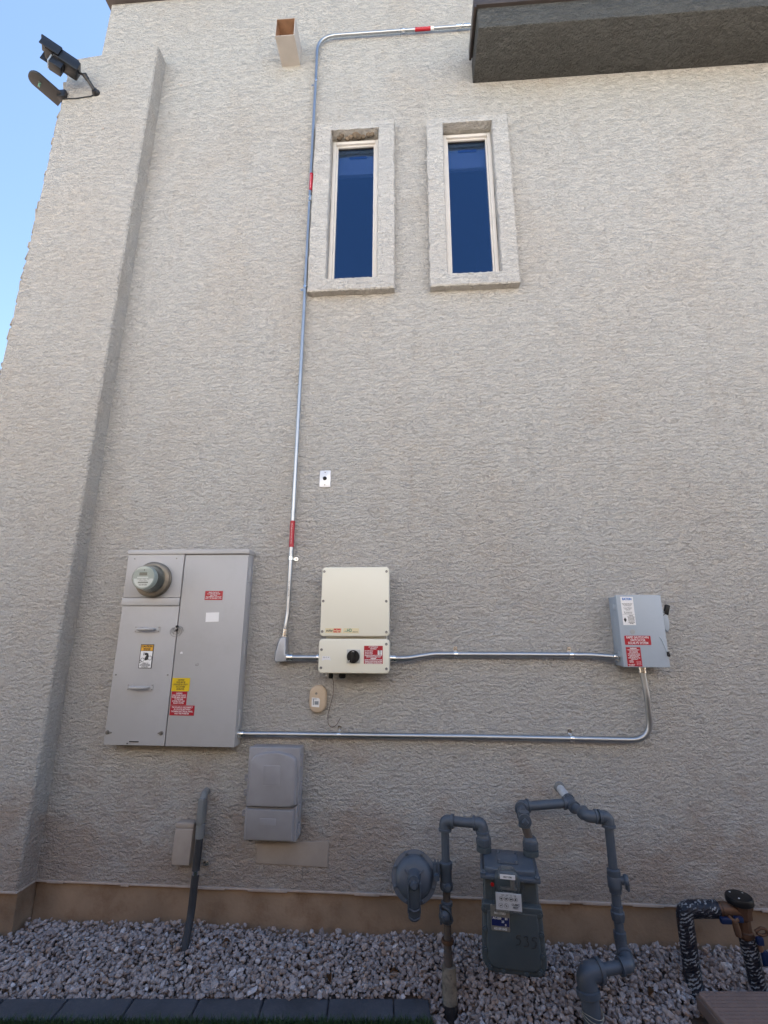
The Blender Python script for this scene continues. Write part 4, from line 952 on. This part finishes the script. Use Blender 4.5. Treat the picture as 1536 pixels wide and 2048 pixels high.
# shut-off valve with lock wing
b = MB(); b.lathe([(0,.019),(.006,.026),(.016,.026),(.02,.021),(.065,.021),(.070,.026),(.082,.026),(.086,.018)], (px_,py_,.16), (0,0,1), 18); b.build('valve_body', GASP, gi)
b = MB(); b.lathe([(0,.024),(.012,.026),(.018,.022),(.024,.010),(.030,.009),(.031,0)], (px_-.010,py_-.018,.196), (-.35,-1,0), 16); b.box(px_-.034,px_-.022,py_-.03,py_+.02,.165,.225,bev=.005); b.tube([(px_-.02,py_-.024,.235),(px_+.010,py_-.03,.222),(px_+.022,py_-.022,.180)], .006, 8, .02); b.build('valve_wing', GASP, gi)
MB().lathe([(0,.0265),(.008,.028),(.014,.0265)], (px_,py_,.088), (0,0,1), 16).build('wire_band', BRASS, gi)

# regulator
rg = thing('gas_regulator', 'round grey bolted gas regulator with a spout hanging from its centre', 'gas regulator', (-.025,-.27,.24))
rx, ry, rz = -.026, -.272, .338
RAX = Vector((.0,-1,.36)).normalized(); RU = Vector((1,0,0)); RV = RAX.cross(RU).normalized(); RC = Vector((rx,ry,rz))
b = MB().lathe([(-.060,.028),(-.052,.060),(-.016,.082),(-.010,.083),(-.010,.1025),(-.0015,.1035),(-.001,.099),(.001,.099),(.0015,.1035),(.007,.1025),(.0085,.085),(.014,.082),(.024,.074),(.031,.060),(.034,.040),(.035,0)], RC, RAX, 56); rbody = b.build('diaphragm_case', GASP, rg, angle=28)
for k in range(8):
    a = R(22.5+45*k); p = RC+(RU*math.cos(a)+RV*math.sin(a))*.0935+RAX*.006
    MB().lathe([(0,.0085),(.006,.0085),(.0075,.005),(.012,.0045),(.013,0)], p, RAX, 6).build('bolt', GASP, rbody)
b = MB(); b.lathe([(0,.036),(.018,.026),(.050,.023),(.058,.023)], RC+RAX*.026, (0,-1,.10), 24); b.tube([RC+RAX*.034+Vector((-.042,0,.030)), RC+RAX*.042+Vector((-.020,0,.010))], .0035, 8); b.tube([RC+RAX*.034+Vector((.042,0,.030)), RC+RAX*.042+Vector((.020,0,.010))], .0035, 8); b.build('neck', GASP, rg)
b = MB(); pts = [(-.027,.010),(-.027,-.095)] + [(.026*math.cos(t), -.105+.020*math.sin(t)) for t in np.linspace(math.pi, 2*math.pi, 9)] + [(.027,-.095),(.027,.010),(.018,.028),(-.018,.028)]
T = Matrix.Translation((rx, ry-.075, rz-.018)) @ Matrix.Rotation(R(4),4,'X'); b.prism(pts, .032, -.004, .006, M=T); hs = b.build('vent_spout', GASP, rg)
b = MB(); b.tube([Vector((rx-.024,ry-.079,rz-.088)), Vector((rx,ry-.086,rz-.096)), Vector((rx+.024,ry-.079,rz-.088))], .004, 8, .02).tube([Vector((rx-.025,ry-.077,rz-.12)), Vector((rx,ry-.083,rz-.130)), Vector((rx+.025,ry-.077,rz-.12))], .003, 8, .02); b.box(rx-.029,rx-.023,ry-.088,ry-.055,rz-.10,rz+.012,bev=.002).box(rx+.023,rx+.029,ry-.088,ry-.055,rz-.10,rz+.012,bev=.002); b.build('spout_rib', GASP, hs)
MB().lathe([(0,.017),(.016,.017),(.022,.013),(.024,0)], (rx, ry-.082, rz+.004), (0,-1,.15), 8).build('cap_plug', GASP, rg)
b = MB(); b.box(rx+.085,rx+.118,ry-.018,ry+.016,rz+.006,rz+.058,bev=.006).lathe([(0,.012),(.03,.012)], (rx+.10,ry-.022,rz+.018), (0,-1,0), 10).box(rx+.092,rx+.100,ry-.026,ry+.022,rz-.004,rz+.066,bev=.003).box(rx+.106,rx+.113,ry-.026,ry+.022,rz-.004,rz+.066,bev=.003); b.build('side_flange', GASP, rg)

# tan sleeve
sv = thing('pipe_sleeve', 'tan plastic sleeve smeared with black tar around the foot of the gas inlet pipe', 'pipe sleeve', (.122,-.275,-.2))
MB().lathe([(.0,.026),(-.0,.0305),(.15,.0315),(.17,.032),(.17,.0)], (.1215,-.264,.004), (.0,-.12,-1), 24).build('sleeve', TAN, sv)
MB().lathe([(0,.0322),(.03,.034),(.09,.040),(.12,.045),(.12,0)], (.1213,-.282,-.120), (.0,-.12,-1), 24).build('tar_skirt', TAR, sv)
MB().lathe([(0,.0255),(.001,.0255),(.001,0)], (.1215,-.264,.000), (.0,-.12,-1), 20).build('sleeve_mouth', DARKH, sv)

# outlet side
go = thing('gas_outlet_pipe', 'grey gas pipework right of the meter, running from the wall to a large ground elbow', 'gas pipe', (.86,-.26,-.02))
zt = .607
pt_ = Vector((.470,-.335,zt)); wallp = Vector((.722,.03,.648)); tee = Vector((.740,-.130,.612)); eL = Vector((.484,-.190,.612)); 
MB().tube([Vector((pout.x,pout.y,.515)), Vector((pt_.x,pt_.y,zt-.02))], lambda q: .0185, 16).build('nipple', IRON, go)
b = MB(); b.lathe([(-.034,.022),(-.032,.0265),(-.018,.0265),(-.016,.024),(.028,.024)], pt_, (0,0,1), 18); dv = (eL-pt_).normalized(); b.tube([pt_-dv*.032, pt_, pt_+dv*.04], .024, 16); b.lathe([(0,.0245),(.002,.0285),(.012,.0285),(.013,.02)], pt_-dv*.022, -dv, 18); b.lathe([(0,.0245),(.0,.028),(.012,.028),(.013,.02)], pt_+dv*.03, dv, 18); b.build('meter_tee', GASP, go)
MB().lathe([(0,.015),(.016,.015),(.02,.012),(.021,0)], pt_-dv*.034, -dv, 4).build('plug', GASP, go)
MB().tube([pt_+dv*.03, eL-dv*.02], .0205, 16).build('arm_pipe', GASP, go)
elbow(eL, -dv, tee-eL, GR, go)
MB().tube([eL+Vector((.02,0,0)), tee-Vector((.02,-.004,0))], .0205, 16).build('cross_pipe', GASP, go)
tdir = (tee-wallp).normalized(); 
MB().tube([wallp, tee-tdir*.02], .0205, 16).build('wall_pipe', LTAPE, go)
MB().lathe([(0,.027),(.004,.024),(.007,.021)], wallp-Vector((0,.031,0)), (0,-1,0), 16).build('sealant', PVCL, go)
b = MB(); b.tube([tee-tdir*.036, tee+tdir*.036], .0245, 18); b.tube([tee, tee-Vector((.036,0,0))], .0245, 18)
for d in (-tdir, tdir, Vector((-1,0,0))): b.lathe([(0,.0245),(.002,.0290),(.012,.0290),(.014,.02)], tee+d*.026, d, 18)
b.build('wall_tee', GASP, go)
s1 = Vector((.755,-.232,.604)); top = Vector((.862,-.262,.600)); ex = Vector((.772,-.262,.600))
elbow(ex, tee-ex, (1,0,0), GR, go); MB().tube([tee+tdir*.03, ex+(tee-ex).normalized()*.02], .0205, 16).build('nipple', GASP, go)
MB().tube([ex+Vector((.03,0,0)), top-Vector((.03,0,0))], .0205, 16).build('nipple', GASP, go)
elbow(top, (-1,0,0), (0,0,-1), GR, go)
MB().tube([top-Vector((0,0,.03)), (.863,-.262,.385)], .0195, 16).build('riser', GASP, go)
b = MB().lathe([(0,.020),(.003,.025),(.018,.026),(.022,.029),(.030,.030),(.062,.030),(.068,.027),(.072,.029),(.092,.028),(.096,.020)], (.863,-.262,.300), (0,0,1), 18); b.build('valve_body', GASP, go)
b = MB().lathe([(0,.016),(.020,.017),(.024,.024),(.032,.026),(.040,.022),(.042,0)], (.880,-.266,.352), (1,-.25,.05), 16).box(.905,.917,-.292,-.262,.318,.350,bev=.004); b.build('valve_stop', GASP, go)
MB().tube([(.863,-.262,.16),(.863,-.262,.305)], .0195, 16).build('lower_riser', GASP, go)
b = MB().lathe([(0,.0195),(.004,.026),(.014,.028),(.022,.030),(.036,.030),(.040,.025),(.058,.025),(.060,.0195)], (.863,-.262,.195), (0,0,1), 8); b.build('union', GASP, go)
b = MB().lathe([(0,.022),(.004,.026),(.030,.026),(.032,.02)], (.863,-.262,.128), (0,0,1), 18); b.tube([(.863,-.262,.13),(.865,-.266,.10),(.868,-.285,.080),(.868,-.310,.075)], .025, 16, .03); b.build('street_elbow', GASP, go)
ea = Vector((.868,-.322,.070)); eb = Vector((.672,-.372,.062))
elbow(ea, (0,1,.35), eb-ea, .0235, go)
MB().tube([ea+(eb-ea).normalized()*.02, eb-(eb-ea).normalized()*.03], .0225, 16).build('ground_link', GASP, go)
b = MB(); dl = (ea-eb).normalized(); b.tube([eb+dl*.062, eb, eb+Vector((.006,-.01,-.075))], .0395, 20, .045, 8); b.lathe([(0,.039),(.003,.045),(.018,.045),(.022,.026)], eb+dl*.050, dl, 22); b.lathe([(0,.040),(.003,.0465),(.022,.0465),(.028,.036)], eb+Vector((.003,-.007,-.048)), Vector((.006,-.01,-.075)), 22); b.build('large_elbow', GASP, go)
MB().tube([eb+Vector((.005,-.009,-.06)), eb+Vector((.018,-.034,-.34))], .0355, 20).build('ground_pipe', GASP, go)
b = MB()
for k, z in enumerate((-.118,-.128,-.134)): b.tube([eb+Vector((.011+.040*math.cos(t), -.020+.040*math.sin(t), z+.006*math.sin(2*t+k))) for t in np.linspace(0,6.28,20)], .0013, 5)
b.build('tie_wire', mat('wire_tan', (.45,.42,.33), .6, var=.1), go)

# ================================================================== IRRIGATION BACKFLOW VALVE
bf = thing('backflow_valve', 'bronze backflow valve with black cap on pipes wrapped in striped insulation', 'backflow valve', (1.39,-.2,-.05))
iy = -.205
MB().tube([(1.172,iy-.03,-.12),(1.172,iy,.0),(1.172,iy,.225),(1.315,iy,.230)], .0345, 18, .03, 6).build('insulated_pipe', WRAP, bf)
MB().tube([(1.440,iy-.03,-.13),(1.432,iy-.008,-.02),(1.424,iy,.125)], .033, 18, .05, 5).build('insulated_pipe', WRAP, bf)
b = MB(); b.lathe([(0,.026),(.022,.026),(.026,.030),(.052,.030),(.056,.024)], (1.305,iy,.229), (1,0,.0), 16); b.build('check_inlet', BRASS, bf)
b = MB(); b.lathe([(0,.024),(.012,.024),(.014,.032),(.030,.032),(.034,.026),(.075,.026),(.082,.036),(.112,.038),(.128,.046),(.140,.047)], (1.422,iy,.12), (-.02,0,1), 8); b.tube([(1.355,iy,.229),(1.42,iy,.229)], .029, 14); b.build('valve_body', BRASS, bf)
b = MB(); b.lathe([(0,.050),(.004,.054),(.020,.054),(.027,.050),(.029,.03),(.029,0)], (1.416,iy,.258), (-.04,-.05,1), 32); cp_ = b.build('black_cap', BLACKP, bf)
for a in (.6, 2.3, 4.2): MB().lathe([(0,.004),(.001,0)], (1.414+.034*math.cos(a), iy-.003+.034*math.sin(a), .2885), (-.04,-.05,1), 8).build('cap_screw', WHT, cp_)
MB().box(1.300,1.345,iy-.052,iy-.030,.195,.219,bev=.006).box(1.362,1.398,iy-.046,iy-.026,.200,.222,bev=.005).build('blue_handle', BLUE, bf)
MB().box(1.438,1.466,iy-.050,iy-.030,.122,.152,bev=.005).box(1.448,1.478,iy-.055,iy-.035,.052,.104,bev=.006).build('blue_handle', BLUE, bf)
b = MB(); b.tube([(1.338,iy-.040,.222),(1.356,iy-.046,.205),(1.374,iy-.042,.214)], .008, 8, .01).lathe([(0,.012),(.030,.014),(.050,.012),(.052,0)], (1.358,iy-.046,.205), (.1,-.1,-1), 10); b.build('test_cock', BRASS, bf)
b = MB(); b.tube([(1.445,iy-.03,.166),(1.470,iy-.03,.180),(1.492,iy-.03,.176),(1.494,iy-.03,.158),(1.472,iy-.03,.152),(1.450,iy-.03,.160)], .006, 8, .01).lathe([(0,.010),(.022,.011),(.024,0)], (1.452,iy-.035,.118), (0,-.3,-1), 10); b.build('test_cock', BRASS, bf)

# ================================================================== VALVE BOX LID
LM = Matrix.Translation((1.118,-.305,-.012)) @ Matrix.Rotation(R(4),4,'Z')
vb = thing('valve_box', 'brown plastic irrigation box with a textured lid sunk in the gravel', 'utility box', (1.118,-.305,-.012), None, R(4), True)
RX = Matrix.Rotation(R(-90),4,'X')
b = MB(); b.rrect(.0,.50,-.32,.0,.055,.012,.030,6,.004, M=Matrix(((1,0,0,0),(0,0,1,0),(0,-1,0,0),(0,0,0,1)))); b.build('box_rim', LIDS, vb)
b = MB(); b.rrect(.010,.49,-.31,-.010,.012,.0,.026,6,.004, M=Matrix(((1,0,0,0),(0,0,1,0),(0,-1,0,0),(0,0,0,1)))); lid = b.build('lid', LIDM, vb)
b = MB()
for i in range(22):
    for j in range(15):
        x = .025+i*.0205+(.010 if j % 2 else 0); y = -.022-j*.0195
        if x < .47: b.box(x-.0075, x+.0075, y-.003, y+.003, -.001, .0016)
st = b.build('tread_bumps', LIDM, lid); st['kind'] = 'stuff'

# ================================================================== CORNER CAMERA AND LIGHT
sc_ = thing('security_camera', 'black hooded security camera on a ball arm high on the stucco corner', 'camera', (-2.465,-.125,5.52))
MB().lathe([(0,.030),(.010,.030),(.018,.026),(.030,.020),(.034,0)], (-2.462,-.124,5.515), (0,-1,0), 20).build('mount', CAMB, sc_)
MB().tube([(-2.464,-.150,5.518),(-2.500,-.205,5.570)], .0135, 14).lathe([(0,.017),(.03,.017)], (-2.494,-.196,5.562), (-.45,-.65,.6), 14).build('arm', CAMB, sc_)
MB().lathe([(-.018,0),(-.012,.016),(0,.018),(.012,.016),(.018,0)], (-2.505,-.212,5.578), (1,0,0), 14).tube([(-2.505,-.212,5.578),(-2.545,-.228,5.588)], .009, 10).build('joint', CAMB, sc_)
dvec = Vector((-.78,-.56,.20)).normalized(); sidev = dvec.cross(Vector((0,0,1))).normalized(); uv = sidev.cross(dvec)
CM = Matrix(((dvec.x, sidev.x, uv.x, -2.545),(dvec.y, sidev.y, uv.y, -.226),(dvec.z, sidev.z, uv.z, 5.592),(0,0,0,1)))
b = MB(); b.box(0,.165,-.050,.050,-.046,.046,bev=.012,M=CM); b.build('body', CAMB, sc_)
b = MB(); b.box(.02,.145,-.044,.044,.040,.060,bev=.006,M=CM); b.box(.130,.270,-.060,.060,.040,.058,bev=.008,M=CM); b.box(.13,.255,-.062,-.054,-.035,.050,bev=.003,M=CM); b.box(.13,.255,.054,.062,-.035,.050,bev=.003,M=CM); b.box(.150,.225,-.045,.045,-.030,.042,bev=.010,M=CM); b.build('hood', CAMB, sc_)
b = MB(); b.box(.085,.165,-.036,.036,-.112,-.040,bev=.006,M=CM); lens = b.build('lens_housing', CAMB, sc_)
MB().box(.165,.176,-.033,.033,-.108,-.036,bev=.003,M=CM).build('lens_window', mat('lens_pale', (.25,.30,.36), .08, var=.05), lens)

pd = thing('corner_light', 'dark flat rounded paddle light on a bracket at the stucco corner under the camera', 'light', (-2.74,-.10,5.50))
dv2 = Vector((-.50,-.86,.06)).normalized(); sv2 = Vector((-.86,.50,0)).normalized(); uv2 = dv2.cross(sv2)
PMx = Matrix(((sv2.x, uv2.x, dv2.x, -2.765),(sv2.y, uv2.y, dv2.y, -.098),(sv2.z, uv2.z, dv2.z, 5.503),(0,0,0,1)))
pts = [(-.062,0),(.062,0),(.062,.175)] + [(.062*math.cos(t), .175+.055*math.sin(t)) for t in np.linspace(.2, math.pi-.2, 10)] + [(-.062,.175)]
b = MB(); b.prism(pts, -.009, .009, .003, M=PMx); b.build('paddle', CAMG, pd)
MB().box(-2.765,-2.700,-.155,-.112,5.475,5.545,bev=.008).build('bracket', CAMB, pd)
b = MB(); b.lathe([(0,.010),(.006,.010),(.010,.009),(.045,.007),(.052,0)], PMx @ Vector((0,0,.155)), (0,0,-1), 12); b.build('clear_lens', glassmat('green_lens', (.55,.8,.7), .12, .05, .25, (.3,.6,.5)), pd)
MB().tube([(-2.72,-.131,5.478),(-2.62,-.1275,5.474),(-2.50,-.1275,5.486),(-2.465,-.13,5.500)], .005, 8, .02).build('lead', CAMB, pd)

# ================================================================== ADDED BEHIND THE VIEWER (unseen house and wall that shape the light)
nh = thing('added_house', 'unseen pale stucco house added behind the viewer to bounce sunlight onto the wall', 'house', (0,-9,0))
b = MB(); b.box(-14, 16, -16, -8.5, -.4, 5.6); b.build('wall', ADDHOUSE, nh)
MB().box(-14.05, 16.05, -16.05, -8.46, 5.6, 5.72, bev=.01).build('parapet_cap', CAPM, nh)
fe = thing('added_block_wall', 'unseen tan block wall added behind the viewer to darken the lower stucco', 'fence', (0,-3.75,0))
MB().box(-14, 16, -3.85, -3.65, -.4, 2.25).build('wall', BLOCKM, fe)
MB().box(-14, 16, -3.87, -3.63, 2.25, 2.31, bev=.01).build('coping', BLOCKM, fe)
